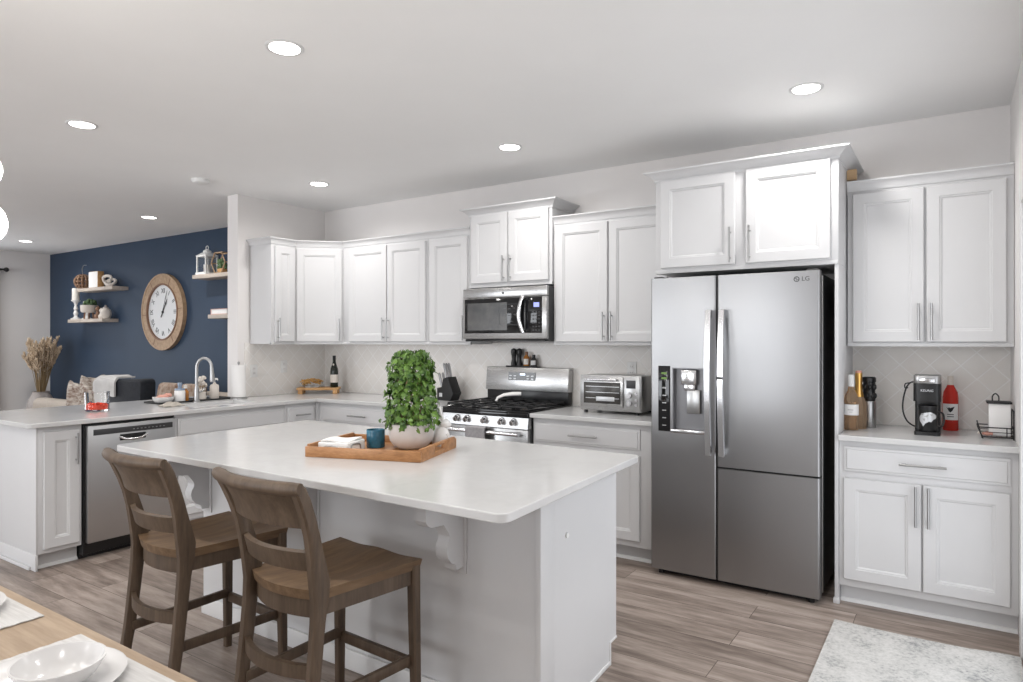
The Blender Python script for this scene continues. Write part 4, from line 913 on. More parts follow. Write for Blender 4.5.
def wrap(g, poly, p, r, th, z0, T):
    """print wrapped round a cylinder: the outline is cut into small pieces that follow the curve"""
    t = bmesh.new(); t.faces.new([t.verts.new((x * th, 0, z * th)) for x, z in poly])
    bmesh.ops.triangulate(t, faces=t.faces[:])
    for _ in range(3): bmesh.ops.subdivide_edges(t, edges=[e for e in t.edges if e.calc_length() > .004], cuts=1); bmesh.ops.triangulate(t, faces=[f for f in t.faces if len(f.verts) > 3])
    ret = bmesh.ops.extrude_face_region(t, geom=t.faces[:]); out = {v for v in ret['geom'] if isinstance(v, bmesh.types.BMVert)}
    for v in t.verts:
        rr = r + (T if v in out else .0001); a = -PI / 2 + v.co.x / r; v.co = Vector((p[0] + rr * math.cos(a), p[1] + rr * math.sin(a), p[2] + z0 + v.co.z))
    g.add(t)
g = G(); wrap(g, [(-.032, .010), (-.022, .026), (-.004, .031), (.010, .033), (.022, .027), (.034, .019), (.032, .009), (.020, .004), (.012, -.006), (.004, -.004), (-.008, -.012), (-.016, -.024), (-.022, -.012), (-.030, -.004)], p, .0445, 1.35, .062, .0012); em = g.obj('emblem', 'silver', t)
g = G()
for a in (((-.024, .022), (-.012, .030), (-.016, .020)), ((-.012, .016), (.004, .024), (-.002, .012)), ((.006, .026), (.018, .024), (.012, .018)), ((-.018, .006), (-.008, .008), (-.010, -.004))): wrap(g, a, p, .0445, 1.35, .062, .0018)
g.obj('emblem_lines', 'nickel', em)
p = (5.286, -.095, ZT); t = thing('rose_wine_bottle', 'red pink wine bottle with a white label behind the coffee maker', 'bottle', p)
G().lathe([(0, 0), (.035, 0), (.0385, .006), (.0385, .185), (.034, .215), (.022, .240), (.0155, .255), (0, .255)], p, 28).obj('bottle', 'rosewine', t)
G().lathe([(0, .250), (.0158, .250), (.0145, .275), (.0145, .305), (0, .306)], p, 20).obj('neck', 'bone', t)
lb = G().rings([[Vector((p[0] + r * math.cos(R(a)), p[1] + r * math.sin(R(a)), p[2] + z)) for r, z in ((.0387, .060), (.0394, .060), (.0394, .150), (.0387, .150))] for a in range(205, 336, 10)]).obj('label_paper', 'paper', t)
g = G(); wrap(g, [(-.020, .028), (-.012, .020), (-.008, .026), (.0, .022), (.010, .027), (.020, .030), (.014, .018), (.008, .006), (.0, -.002), (-.008, .004), (-.012, .014)], p, .0392, 1, .105, .0008)
for k in range(2): wrap(g, [(-.016, -.016 - k * .012), (.016, -.016 - k * .012), (.016, -.012 - k * .012), (-.016, -.012 - k * .012)], p, .0392, 1, .105, .0008)
g.obj('label_print', 'ink', lb)
# wire rack with white canister
ax, ay = 5.405, -.39; bx, by = 5.554, -.235; p = ((ax + bx) / 2, (ay + by) / 2, ZT)
t = thing('wire_rack', 'small black wire rack at the right end of the worktop', 'rack', p)
g = G(); rW = .0032
def loop(g, z, x0=ax, y0=ay, x1=bx, y1=by, r=rW):
    g.tube([(x0, y0, z), (x1, y0, z)], r, 6).tube([(x1, y0, z), (x1, y1, z)], r, 6).tube([(x1, y1, z), (x0, y1, z)], r, 6).tube([(x0, y1, z), (x0, y0, z)], r, 6)
loop(g, ZT + .010, ax + .02, ay + .005); loop(g, ZT + .058); loop(g, ZT + .034, ax + .012, ay + .004, r=.002)
for x, y in ((bx, ay), (bx, by)): g.tube([(x, y, ZT), (x, y, ZT + .145)], rW, 6)
g.tube([(ax, ay, ZT + .075), (ax, ay, ZT + .058), (ax + .022, ay + .005, ZT)], rW, 6).tube([(ax, by, ZT + .075), (ax + .02, by, ZT)], rW, 6).tube([(ax, ay, ZT + .075), (ax, by, ZT + .075)], rW, 6).tube([(bx, ay, ZT + .145), (bx, by, ZT + .145)], rW, 6)
for k in range(1, 6): g.tube([(ax + .02 + k * .02, ay + .006, ZT + .010), (ax + .02 + k * .02, by, ZT + .010)], .0016, 5)
g.tube([(bx - .028, ay, ZT + .010), (bx - .028, ay, ZT + .058)], .0022, 6); g.obj('frame', 'blackmatte', t)
p = (5.490, -.305, ZT + .0125); t = thing('square_canister', 'square white canister with a dark lid standing in the wire rack', 'canister', p)
G().box(5.452, 5.546, -.345, -.255, p[2], p[2] + .165, .006, 3).obj('canister', 'white', t)
ld = G().box(5.443, 5.551, -.352, -.250, p[2] + .165, p[2] + .176, .003).obj('lid', 'blackmatte', t)
G().tube(smooth([(5.470, -.301, p[2] + .174), (5.470, -.301, p[2] + .200), (5.482, -.301, p[2] + .215), (5.496, -.301, p[2] + .200), (5.496, -.301, p[2] + .174)]), .0032, 8).obj('lid_handle', 'black', ld)
random.seed(4)
for k, (x, y, m_, lb) in enumerate(((5.428, -.355, 'bone', 'cream wrapped sweet lying in the wire rack, leftmost'), (5.446, -.368, 'pinkcloth', 'pink wrapped sweet lying in the wire rack beside the canister'))):
    solo(G().ball((0, 0, .012), (.016, .011, .011), 12, 8, .08).ball((-.018, 0, .012), (.006, .008, .008), 8, 6).ball((.018, 0, .012), (.006, .008, .008), 8, 6), 'wrapped_sweet', m_, lb, 'sweet', (x, y, ZT + .0125), 'sweets in the wire rack')
solo(G().lathe([(0, 0), (.028, 0), (.036, .018), (.036, .05), (.022, .080), (.010, .090), (0, .092)], (0, 0, 0), 20, 1, .8), 'bread_bag', 'bone', 'small cream bag squeezed between toaster oven and refrigerator', 'bag', (3.655, -.30, ZT))

# ------------------------------------------------------------------ toaster oven and pepper mills
X0, X1, Y0, Y1, Z0, Z1 = 3.102, 3.560, -.40, -.10, ZT + .020, 1.180
t = thing('toaster_oven', 'stainless toaster oven with two round knobs on the middle worktop', 'toaster oven', (3.33, -.25, ZT))
G().box(X0, X1, Y0 + .02, Y1, Z0, Z1 - .004, .006).obj('body', 'nickel', t)
G().box(X0, X1, Y0 + .008, Y0 + .02, Z0, Z1, .003).obj('front_frame', 'steelh', t)
d = G().box(X0 + .012, 3.432, Y0 - .004, Y0 + .008, Z0 + .030, Z1 - .012, .004).obj('door', 'steelh', t)
G().box(X0 + .034, 3.414, Y0 - .006, Y0, Z0 + .050, Z1 - .050, .002).obj('glass', 'oven', d)
G().tube([(X0 + .05, Y0 - .035, Z1 - .030), (3.40, Y0 - .035, Z1 - .030)], .008, 12).box(X0 + .05, X0 + .066, Y0 - .036, Y0, Z1 - .037, Z1 - .023, .002).box(3.384, 3.40, Y0 - .036, Y0, Z1 - .037, Z1 - .023, .002).obj('handle', 'chrome', d)
g = G()
for z in (.085, .125, .165): g.box(X0 + .05, 3.405, Y0 - .0075, Y0 - .0055, Z0 + z, Z0 + z + .004)
g.obj('rack', 'nickel', d)
G().box(X0 + .13, 3.37, Y0 - .0078, Y0 - .0055, Z0 + .068, Z0 + .098, .001).obj('pan', 'silver', d)
cp_ = G().box(3.440, X1 - .006, Y0 - .003, Y0 + .01, Z0 + .012, Z1 - .012, .003).obj('control_panel', 'nickel', t)
G().box(3.456, 3.524, Y0 - .0045, Y0 - .001, Z1 - .085, Z1 - .030, .002).obj('display', 'darkgrey', cp_)
for z in (Z0 + .115, Z0 + .062): G().cyl((3.480, Y0 - .003, z), (3.480, Y0 - .022, z), .021, .018, 24).obj('knob', 'chrome', cp_)
for z in (Z0 + .125, Z0 + .085, Z0 + .05): G().cyl((3.527, Y0 - .003, z), (3.527, Y0 - .009, z), .009, n=14).obj('button', 'chrome', cp_)
for x in (X0 + .03, X1 - .04):
    for y in (Y0 + .04, Y1 - .04): G().cyl((x, y, ZT), (x, y, Z0 + .002), .014, n=12).obj('foot', 'black', t)
zt = 1.2052
solo(G().box(-.15, .15, -.030, .030, 0, .006, .002).box(-.15, .15, -.030, -.026, .004, .012, .001), 'spice_tray', 'blackmatte', 'thin black tray on top of the stove back guard', 'tray', (2.41, -.052, zt))
zt += .0062
for x, lb in ((2.318, 'tall black pepper mill at the left on the stove back guard'), (2.372, 'tall black salt mill beside the left pepper mill on the stove')):
    t = thing('pepper_mill', lb, 'pepper mill', (x, -.052, zt), 0, 'mills on the stove')
    G().lathe([(0, 0), (.022, 0), (.0235, .004), (.022, .03), (.017, .055), (.019, .085), (.023, .098), (0, .098)], (x, -.052, zt), 20).obj('body', 'black', t)
    G().lathe([(0, .098), (.023, .099), (.0245, .115), (.0215, .136), (.008, .144), (0, .146)], (x, -.052, zt), 20).obj('head', 'black', t)
for x, m_, h, lb in ((2.440, 'amber', .118, 'amber spice bottle with dark cap on the stove back guard'), (2.508, 'darkgrey', .095, 'short dark spice bottle with a white label on the stove back guard')):
    p = (x, -.052, zt); t = thing('spice_bottle', lb, 'bottle', p, 0, 'spice bottles on the stove')
    G().lathe([(0, 0), (.022, 0), (.024, .004), (.024, h * .60), (.012, h * .76), (.011, h * .80), (0, h * .80)], p, 20).obj('bottle', m_, t)
    G().lathe([(0, h * .79), (.013, h * .79), (.013, h), (0, h)], p, 16).obj('cap', 'black' if m_ == 'darkgrey' else 'brown', t)
    G().rings([[Vector((p[0] + r * math.cos(R(a)), p[1] + r * math.sin(R(a)), p[2] + z)) for r, z in ((.0242, h * .14), (.0248, h * .14), (.0248, h * .52), (.0242, h * .52))] for a in range(200, 341, 14)]).obj('label_paper', 'paper' if m_ == 'darkgrey' else 'candle', t)

# ------------------------------------------------------------------ rug
def rugf(u, v):
    x, y = 4.80 + .748 * u, -.885 - 1.75 * v; return (x, y - .02 * math.sin(PI * u) * (1 - v), .0062 + .012 * max(0, u - .75) * (1 - v) * 4 * abs(math.sin(6 * u)))
tag(G().sheet(rugf, 40, 20, .011).obj('rug', 'rug'), 'pale grey distressed runner rug on the floor before the right cabinet', 'rug')

# ------------------------------------------------------------------ dining table
t = thing('dining_table', 'pale oak dining table in the near left corner', 'table', (3.3, -4.33, 0))
G().box(2.15, 4.38, -4.82, -3.845, .712, .75, .004).obj('tabletop', 'tablewood', t)
G().box(2.27, 4.26, -4.72, -3.945, .62, .712, .003).obj('apron', 'tablewood', t)
for x in (2.30, 4.16):
    for y in (-4.70, -4.03): G().box(x, x + .07, y, y + .07, 0, .62, .004).obj('leg', 'tablewood', t)
def place(cx, what):
    m_ = solo(G().sheet(lambda u, v: ((u - .5) * .46, (v - .5) * .34, .0016 + .0006 * math.sin(60 * v)), 12, 40, .0022), 'placemat', 'linen', what[0], 'placemat', (cx, -4.045, .7512), 'placemats on the dining table')
    p = (cx + what[3], -4.03, .7542)
    t = thing('dinner_plate', what[1], 'plate', p, 0, 'plates on the dining table')
    G().lathe([(0, 0), (.085, 0), (.10, .006), (.138, .016), (.140, .019), (.136, .020), (.098, .010), (.082, .006), (0, .006)], p, 48).obj('plate', 'porcelain', t)
    p = (cx + what[4], -4.015, .7615); t = thing('soup_bowl', what[2], 'bowl', p, 0, 'bowls on the dining table')
    G().lathe([(0, 0), (.038, 0), (.040, .006), (.062, .020), (.078, .046), (.079, .050), (.075, .050), (.058, .024), (.034, .011), (0, .010)], p, 40).obj('bowl', 'porcelain', t)
place(3.24, ('white woven placemat at the left picture edge on the dining table', 'white plate at the left picture edge on the dining table', 'white bowl at the left picture edge on the dining table', .03, .05))
place(3.885, ('white woven placemat nearest the counter stools on the dining table', 'white plate nearest the counter stools on the dining table', 'white bowl nearest the counter stools on the dining table', -.03, .0))

# ------------------------------------------------------------------ chandelier over the dining table
M['globe'] = mat('glowing globe glass', (1, 1, 1), .3, emit=(1, .96, .90), estr=22)
hub = Vector((2.98, -4.12, 1.86))
t = thing('chandelier', 'glowing globe chandelier at the left picture edge over the dining table', 'chandelier', (hub.x, hub.y, ZC))
G().cyl(hub, (hub.x, hub.y, ZC - .02), .007, n=10).obj('rod', 'blackmatte', t)
G().lathe([(0, 0), (.06, 0), (.06, -.018), (.02, -.028), (0, -.028)], (hub.x, hub.y, ZC), 24).obj('ceiling_canopy', 'blackmatte', t)
G().ball(hub, .035).obj('hub', 'blackmatte', t)
for q in ((3.180, -3.909, 1.726), (2.863, -3.81, 1.933), (2.72, -4.20, 1.74), (3.05, -4.42, 1.76), (3.22, -4.28, 1.95)):  # first two at the picture edge, the others unseen and added for light
    q = Vector(q); d = (q - hub).normalized()
    a = G().cyl(hub, q - d * .055, .0045, n=8).cyl(q - d * .075, q - d * .05, .016, n=14).obj('arm', 'blackmatte', t)
    G().ball(q, .060, 24, 14).obj('globe', 'globe', a)

# ------------------------------------------------------------------ living area
c = (-2.93, -.045, 1.777)
t = thing('wall_clock', 'large round wooden wall clock with roman numerals on the navy wall', 'clock', (c[0], -.002, c[2]))
def disc(r0, r1, ya, yb, n=64): return [[Vector((c[0] + r * math.cos(2 * PI * i / n), y, c[2] + r * math.sin(2 * PI * i / n))) for i in range(n)] for r, y in ((r0, ya), (r1, ya), (r1, yb), (r0, yb))]
G().rings(disc(.350, .465, -.003, -.048), closed=True).rings(disc(.452, .478, -.003, -.052), closed=True).obj('frame', 'clockwood', t)
g = G()
for k in range(6): a = R(k * 60 + 25); g.box(-.004, .004, -.0505, -.047, .355, .455, T=Matrix.Translation((c[0], 0, c[2])) @ Matrix.Rotation(a, 4, 'Y'))
g.obj('frame_straps', 'brown', t)
G().rings(disc(.338, .356, -.003, -.056), closed=True).obj('inner_rim', 'brown', t)
f = G().cyl((c[0], -.004, c[2]), (c[0], -.030, c[2]), .346, n=64).obj('face', 'clockface', t)
for k, s_ in enumerate(('XII', 'I', 'II', 'III', 'IIII', 'V', 'VI', 'VII', 'VIII', 'IX', 'X', 'XI')):
    a = R(k * 30); text_mesh('numeral', s_, .088, 'ink', f, Matrix.Translation((c[0] + .262 * math.sin(a), -.0308, c[2] + .262 * math.cos(a))) @ Matrix.Rotation(a, 4, 'Y') @ FACE_Y, .0008, .8)
def hand(name, a, l, tail, wd, y):
    G(Matrix.Translation((c[0], 0, c[2])) @ Matrix.Rotation(R(a), 4, 'Y')).prism([(-wd, -tail), (wd, -tail), (wd * .8, l * .55), (wd * 1.6, l * .62), (0, l), (-wd * 1.6, l * .62), (-wd * .8, l * .55)], y, y - .003, 'y').obj(name, 'ink', t)
hand('hour_hand', 32, .19, .075, .008, -.034); hand('minute_hand', 22, .285, .05, .003, -.039)
G().cyl((c[0], -.030, c[2]), (c[0], -.044, c[2]), .014).obj('centre_cap', 'ink', t)
def shelf(x0, x1, z, label):
    p = ((x0 + x1) / 2, -.105, z - .045); return solo(G().box(-(x1 - x0) / 2, (x1 - x0) / 2, -.105, .1045, 0, .045, .003), 'floating_shelf', 'shelfwood', label, 'shelf', p, 'floating shelves on the navy wall')
SU, SL, SR, SS = 2.135, 1.715, 2.172, 1.712
shelf(-4.78, -3.82, SU, 'upper of the two pale wood shelves left of the clock'); shelf(-5.05, -4.08, SL, 'lower of the two pale wood shelves left of the clock')
shelf(-2.00, -.95, SR, 'upper of the two pale wood shelves right of the clock'); shelf(-1.69, -.72, SS, 'lower of the two pale wood shelves right of the clock')
def T_(name, label, cat, x, z, y=-.11, group=None): p = (x, y, z); return thing(name, label, cat, p, 0, group), p
t, p = T_('wicker_pumpkin', 'round brown wicker pumpkin with a wire stem on the upper left shelf', 'ornament', -4.83, SU)
g = G()
for k in range(12):
    a = k * PI / 6; g.tube([(p[0] + math.cos(a) * .102 * math.sin(R(b)), p[1] + math.sin(a) * .102 * math.sin(R(b)), p[2] + .105 - .100 * math.cos(R(b))) for b in range(8, 173, 12)], .011, 6)
for b in (35, 60, 90, 120, 145): g.tube([(p[0] + math.cos(R(a)) * .106 * math.sin(R(b)), p[1] + math.sin(R(a)) * .106 * math.sin(R(b)), p[2] + .105 - .100 * math.cos(R(b))) for a in range(0, 360, 18)], .007, 5, True)
g.obj('basket', 'wicker', t); G().tube(smooth([(p[0], p[1], p[2] + .19), (p[0] - .02, p[1], p[2] + .28), (p[0] + .02, p[1], p[2] + .33), (p[0] + .10, p[1], p[2] + .33)]), .006, 6).obj('stem', 'nickel', t)
t, p = T_('word_block', 'white upright sign block with tan edges on the upper left shelf', 'sign', -4.45, SU)
G().box(p[0] - .125, p[0] + .125, p[1] - .04, p[1] + .04, p[2], p[2] + .225, .003).obj('block', 'board', t); G().box(p[0] - .120, p[0] + .120, p[1] - .043, p[1] - .04, p[2] + .005, p[2] + .220).obj('face', 'paper', t)
t, p = T_('chain_sculpture', 'white chain link sculpture lying on the upper left shelf', 'ornament', -4.09, SU)
G().tube([(p[0] - .06 + .085 * math.cos(R(a)), p[1] + .02 * math.sin(R(2 * a)), p[2] + .088 + .065 * math.sin(R(a))) for a in range(0, 360, 20)], .020, 8, True).obj('link', 'bone', t)
G().tube([(p[0] + .06 + .085 * math.cos(R(a)), p[1] - .015 + .05 * math.sin(R(a)), p[2] + .062 + .035 * math.sin(R(a)) - .02 * math.cos(R(a))) for a in range(0, 360, 20)], .018, 8, True).obj('link', 'bone', t)
def candlestick(x, h, label, y=-.13):
    t, p = T_('candle_holder', label, 'candle holder', x, SL, y, 'candle holders on the shelf')
    G().lathe([(0, 0), (.065, 0), (.068, .012), (.035, .03), (.020, .05), (.034, .09), (.018, .13), (.030, h * .55), (.016, h * .72), (.026, h * .86), (.058, h * .96), (.060, h), (0, h)], p, 20).obj('holder', 'white', t)
    q = (p[0], p[1], p[2] + h); tc = thing('pillar_candle', 'ivory pillar candle on the ' + label.split(' on ')[0].split(' white ')[0] + ' white holder', 'candle', q, 0, 'candles on the shelf')
    G().lathe([(0, 0), (.046, 0), (.047, .002), (.047, .158 if h > .2 else .10), (.042, .165 if h > .2 else .106), (0, .162 if h > .2 else .104)], q, 20).obj('wax', 'candle', tc); G().cyl((q[0], q[1], q[2] + .10), (q[0], q[1], q[2] + (.175 if h > .2 else .117)), .002, n=6).obj('wick', 'ink', tc)
candlestick(-4.99, .275, 'taller white candle holder on the lower left shelf'); candlestick(-4.80, .15, 'shorter white candle holder on the lower left shelf', -.07)
t, p = T_('succulent_planter', 'cream planter of succulents on wooden legs on the lower left shelf', 'plant', -4.60, SL, -.135)
G().lathe([(0, .09), (.085, .09), (.10, .11), (.105, .19), (.098, .19), (.09, .17), (0, .17)], p, 24).obj('pot', 'bone', t)
for k in range(3): a = k * 2 * PI / 3 + .5; G().cyl((p[0] + .085 * math.cos(a), p[1] + .06 * math.sin(a), p[2]), (p[0] + .06 * math.cos(a), p[1] + .05 * math.sin(a), p[2] + .10), .011, n=8).obj('leg', 'brown', t)
random.seed(2); g = G()
for k in range(40): a = random.uniform(0, 2 * PI); r_ = .085 * math.sqrt(random.random()); g.ball((p[0] + r_ * math.cos(a), p[1] + r_ * math.sin(a), p[2] + random.uniform(.18, .26)), (.018, .018, .026), 7, 5)
g.obj('foliage', 'darkgreen', t)
for x, m_, sc, lb in ((-4.41, 'brown', .9, 'small dark figurine beside the planter on the lower left shelf'), (-4.315, 'bone', .75, 'small cream figurine beside the jar on the lower left shelf')):
    solo(G(Matrix.Scale(sc, 4)).lathe([(0, 0), (.04, 0), (.045, .03), (.03, .08), (.018, .12), (0, .125)], (0, 0, 0), 16).ball((0, 0, .15), .034, 14, 10).ball((-.02, -.02, .05), (.03, .02, .03)).ball((-.018, 0, .182), (.008, .006, .018), 8, 6).ball((.018, 0, .182), (.008, .006, .018), 8, 6), 'figurine', m_, lb, 'figurine', (x, -.11, SL), 'figurines on the shelf')
t, p = T_('lidded_jar', 'round cream lidded jar at the right end of the lower left shelf', 'jar', -4.19, SL)
G().lathe([(0, 0), (.045, 0), (.066, .04), (.070, .08), (.055, .12), (.032, .14), (0, .14)], p, 24).obj('jar', 'bone', t); G().lathe([(0, .14), (.035, .14), (.032, .155), (.012, .163), (.015, .18), (0, .185)], p, 18).obj('lid', 'vase', t)
t, p = T_('candle_lantern', 'white lantern with glass sides on the upper right shelf', 'lantern', -1.86, SR)
g = G().box(p[0] - .10, p[0] + .10, p[1] - .085, p[1] + .085, p[2], p[2] + .03, .004).box(p[0] - .095, p[0] + .095, p[1] - .08, p[1] + .08, p[2] + .205, p[2] + .22, .003)
for sx in (-1, 1):
    for sy in (-1, 1): g.box(p[0] + sx * .085 - .008, p[0] + sx * .085 + .008, p[1] + sy * .07 - .008, p[1] + sy * .07 + .008, p[2] + .02, p[2] + .21)
g.obj('frame', 'whitepl', t)
G().rings([[Vector((p[0] + sx * a, p[1] + sy * b, p[2] + z)) for sx, sy in ((-1, -1), (1, -1), (1, 1), (-1, 1))] for a, b, z in ((.10, .085, .22), (.05, .042, .255), (.035, .03, .26), (.035, .03, .275))]).lathe([(0, .275), (.045, .277), (.02, .295), (0, .30)], p, 16).tube([(p[0] + .025 * math.cos(R(a)), p[1], p[2] + .315 + .022 * math.sin(R(a))) for a in range(0, 360, 30)], .004, 6, True).obj('roof', 'whitepl', t)
for sy in (-1, 1): G().box(p[0] - .08, p[0] + .08, p[1] + sy * .07 - .001, p[1] + sy * .07 + .001, p[2] + .03, p[2] + .205).obj('pane', 'glass', t)
solo(G().lathe([(0, 0), (.038, 0), (.039, .09), (0, .09)], (0, 0, 0), 18).cyl((0, 0, .089), (0, 0, .1), .002, n=6), 'pillar_candle', 'candle', 'ivory candle inside the white lantern', 'candle', (p[0], p[1], p[2] + .031))
t, p = T_('hexagon_terrarium', 'hexagonal wooden frame with a small plant on the upper right shelf', 'terrarium', -1.57, SR)
hx_ = [(p[0] + .13 * math.cos(R(a)), p[1], p[2] + .122 + .13 * math.sin(R(a))) for a in range(0, 360, 60)]
g = G()
for i in range(6):
    for dy in (-.05, .05): a, b = Vector(hx_[i]), Vector(hx_[(i + 1) % 6]); g.cyl((a.x, a.y + dy, a.z), (b.x, b.y + dy, b.z), .008, n=6)
    g.cyl((hx_[i][0], p[1] - .05, hx_[i][2]), (hx_[i][0], p[1] + .05, hx_[i][2]), .007, n=6)
g.obj('frame', 'clockwood', t); G().box(p[0] - .055, p[0] + .055, p[1] - .03, p[1] + .03, p[2] + .012, p[2] + .06, .008).obj('pot', 'board', t)
g = G()
for k in range(40): a = random.uniform(0, 2 * PI); r_ = .07 * math.sqrt(random.random()); g.ball((p[0] + r_ * math.cos(a), p[1] + .5 * r_ * math.sin(a), p[2] + random.uniform(.06, .155)), (.016, .014, .02), 7, 5)
g.obj('foliage', 'darkgreen', t)
t, p = T_('book', 'closed pale pink book lying on the lower right shelf', 'book', -1.50, SS)
G().box(p[0] - .15, p[0] + .15, p[1] - .09, p[1] + .08, p[2], p[2] + .006, .001).box(p[0] - .15, p[0] + .15, p[1] - .09, p[1] + .08, p[2] + .056, p[2] + .062, .001).box(p[0] - .15, p[0] - .144, p[1] - .09, p[1] + .08, p[2], p[2] + .062, .001).obj('cover', 'pinkbox', t); G().box(p[0] - .145, p[0] + .144, p[1] - .085, p[1] + .075, p[2] + .006, p[2] + .056).obj('pages', 'paper', t)
# pampas grass
p = (-5.50, -.36, 0); t = thing('floor_vase', 'tall grey floor vase of dried pampas grass in the navy wall corner', 'vase', p)
G().lathe([(0, 0), (.13, 0), (.165, .08), (.185, .30), (.17, .52), (.125, .64), (.10, .68), (.105, .70), (.09, .70), (.085, .66), (0, .64)], p, 28).obj('vase', 'vase', t)
random.seed(9); g = G(); gp = G()
for k in range(46):
    a = random.uniform(0, 2 * PI); ln = random.uniform(.5, .85); sp = random.uniform(.05, .30)
    bs = Vector((p[0] + .04 * math.cos(a), p[1] + .04 * math.sin(a), .66)); tip = bs + Vector((sp * math.cos(a) * 1.1, sp * math.sin(a) * .75, ln)); md = (bs + tip) / 2 + Vector((-.02 * math.cos(a), -.02 * math.sin(a), .04))
    tip.y = min(tip.y, -.09); tip.x = max(tip.x, XL + .1); md.y = min(md.y, -.09)
    g.tube([bs, md, tip - (tip - md) * .3], .004, 5)
    ax_ = (tip - md)
    for q in range(30):
        u = q / 30; b0 = md + ax_ * (u * .9 + .05); w_ = .085 * math.sin(PI * min(1, u * .85 + .12)); d = Vector((random.uniform(-1, 1), random.uniform(-1, .2), random.uniform(.2, 1.0))).normalized()
        gp.tube([b0, b0 + d * w_ * .6, b0 + d * w_ + Vector((0, 0, .02))], [.006, .010, .002], 4)
g.obj('stalks', 'stem', t); gp.obj('plumes', 'pampas', t)
# seating seen over the peninsula
def soft(g, x0, x1, y0, y1, z0, z1, b=.05): return g.box(x0, x1, y0, y1, z0, z1, b, 4)
t = thing('sofa', 'low beige sofa whose back shows behind the peninsula', 'sofa', (-3.4, -.6, 0))
soft(G(), -4.05, -2.50, -1.04, -.84, .10, .725, .07).obj('back', 'beige', t); soft(G(), -4.05, -2.50, -.84, -.12, .12, .42).obj('base', 'beige', t)
for x in (-4.05, -2.68): soft(G(), x, x + .18, -.85, -.12, .10, .60).obj('arm', 'beige', t)
for x in (-3.86, -3.28): soft(G(), x, x + .57, -.82, -.14, .40, .52).obj('seat_cushion', 'beige', t)
for x in (-4.0, -2.6):
    for y in (-.98, -.20): G().cyl((x, y, 0), (x, y, .13), .022, n=10).obj('leg', 'brown', t)
random.seed(14)
def blf(u, v):
    x = -2.93 + .64 * u; s_ = v * 1.25; n_ = .035 * math.sin(9 * u + 4 * v) + .03 * math.sin(17 * u - 7 * v) + .02 * math.sin(31 * u + 13 * v)
    top = .80 + .20 * math.sin(PI * min(1, .10 + u * .95)) + .05 * math.sin(16 * u)
    if s_ < .5: return (x, -1.09 - n_ * .6 - .02, .60 + (top - .60) * (s_ / .5))
    return (x, -1.11 + (s_ - .5) * .42 - n_ * .3, top + n_ - .15 * (s_ - .5))
solo(G(Matrix.Translation((2.7, 1.02, -.6))).sheet(blf, 30, 22, .018), 'throw_blanket', 'blanket', 'crumpled brown and white patterned blanket over the beige sofa end', 'blanket', (-2.7, -1.02, .6))
t = thing('armchair', 'charcoal leather armchair seen from behind, beyond the candy jar', 'armchair', (-1.75, -.85, 0))
g = G(); g.prism(rounded([(-2.14, .14), (-1.36, .14), (-1.30, 1.045), (-2.12, 1.01)], .05, 5), -1.16, -1.00, 'y', .02); g.obj('back', 'navyleather', t)
soft(G(), -2.04, -1.46, -1.02, -.64, .12, .44).obj('seat', 'navyleather', t)
for x in (-2.14, -1.48): soft(G(), x, x + .12, -1.02, -.64, .12, .64, .04).obj('arm', 'navyleather', t)
for x in (-2.07, -1.46):
    for y in (-1.08, -.70): G().cyl((x, y, 0), (x, y, .145), .02, n=10).obj('leg', 'brown', t)
solo(G(Matrix.Translation((2.05, 1.08, -.8))).sheet(lambda u, v: (-2.175 + .44 * u, -1.185 + .20 * min(1, max(0, (v - .25) * 1.6)) , .86 + .19 * min(1, v * 3.0) - .0 * v - .10 * max(0, .25 - u) + .008 * math.sin(12 * u)), 16, 16, .016), 'white_throw', 'linen', 'white throw folded over the top of the charcoal armchair', 'blanket', (-2.05, -1.08, .8))
t = thing('settee', 'slim beige settee against the navy wall beyond the charcoal armchair', 'sofa', (-1.75, -.32, 0))
soft(G(), -2.42, -1.10, -.20, -.05, .12, .84, .05).obj('back', 'beige', t); soft(G(), -2.42, -1.10, -.58, -.19, .12, .49).obj('base', 'beige', t)
for x in (-2.36, -1.16):
    for y in (-.52, -.12): G().cyl((x, y, 0), (x, y, .14), .02, n=10).obj('leg', 'brown', t)
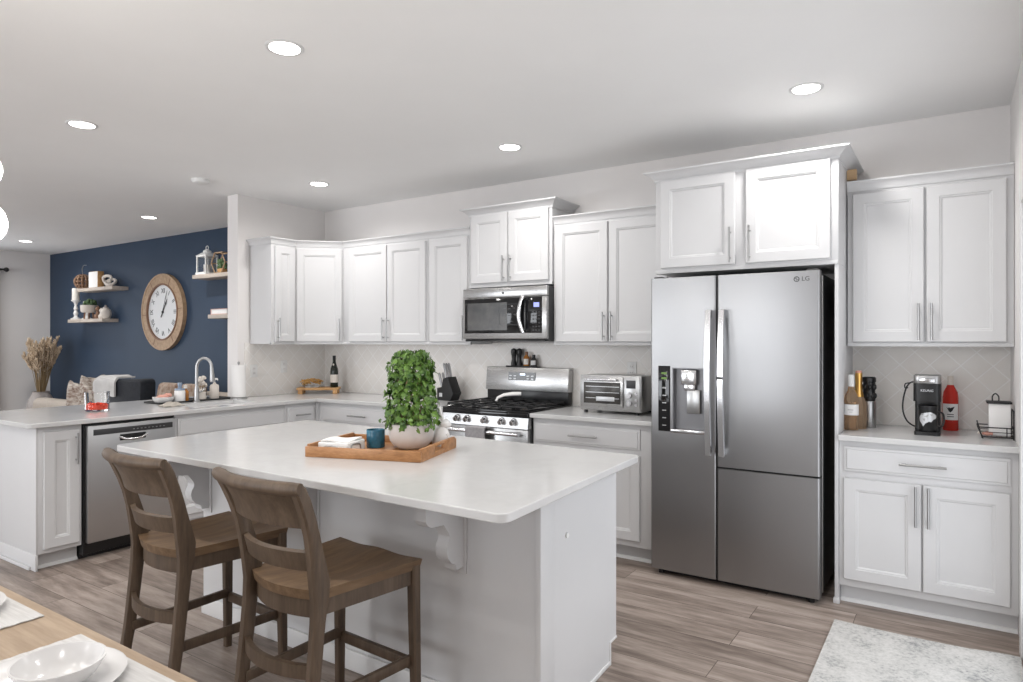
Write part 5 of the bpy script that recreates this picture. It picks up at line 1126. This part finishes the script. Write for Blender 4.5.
for q, lb in (((-2.19, -.38, .70), 'floral cushion on the settee just right of the charcoal armchair'), ((-1.74, -.38, .70), 'floral cushion on the settee behind the white jar')):
    solo(G(Matrix.Rotation(R(-10), 4, 'X')).box(-.20, .20, -.065, .065, -.195, .24, .06, 4), 'cushion', 'flower', lb, 'cushion', q, 'floral cushions')
t = thing('daybed', 'low bench at the far left behind the peninsula', 'bench', (-3.9, -2.0, 0))
soft(G(), -4.6, -3.2, -2.3, -1.72, .14, .42).obj('seat', 'beige', t)
for x in (-4.5, -3.3):
    for y in (-2.22, -1.80): G().cyl((x, y, 0), (x, y, .16), .02, n=10).obj('leg', 'brown', t)
solo(G(Matrix.Rotation(R(20), 4, 'Z')).box(-.11, .11, -.05, .05, 0, .27, .045, 4), 'cushion', 'navyleather', 'dark round cushion at the far left picture edge', 'cushion', (-3.42, -1.90, .42))
solo(G(Matrix.Rotation(R(20), 4, 'Z')).box(-.17, .17, -.05, .05, 0, .30, .05, 4), 'cushion', 'flower', 'cream floral cushion at the far left picture edge', 'cushion', (-3.75, -2.02, .42))
# curtain and rod
t = thing('curtain_rod', 'dark curtain rod with a ball finial on the left living room wall', 'curtain rod', (XL + .07, -1.6, 2.44))
G().cyl((XL + .07, -3.25, 2.44), (XL + .07, -.61, 2.44), .012, n=12).obj('rod', 'blackmatte', t)
for y in (-.585, -3.27): G().ball((XL + .07, y, 2.44), .033).obj('finial', 'blackmatte', t)
for y in (-.645, -3.18): G().box(XL + .001, XL + .075, y - .008, y + .008, 2.425, 2.445, .002).obj('bracket', 'blackmatte', t)
def curtain(ya, yb, label):
    p = (XL + .07, (ya + yb) / 2, .03)
    o = solo(G(Matrix.Translation((-p[0], -p[1], -p[2]))).sheet(lambda u, v: (XL + .07 + .03 * math.sin(u * 44), ya + (yb - ya) * u, .03 + 2.395 * v), 90, 4, .004), 'curtain', 'curtain', label, 'curtain', p, 'curtains on the left wall')
curtain(-1.12, -.665, 'light grey curtain at the left picture edge'); curtain(-3.15, -2.72, 'light grey curtain on the far side of the living room window')
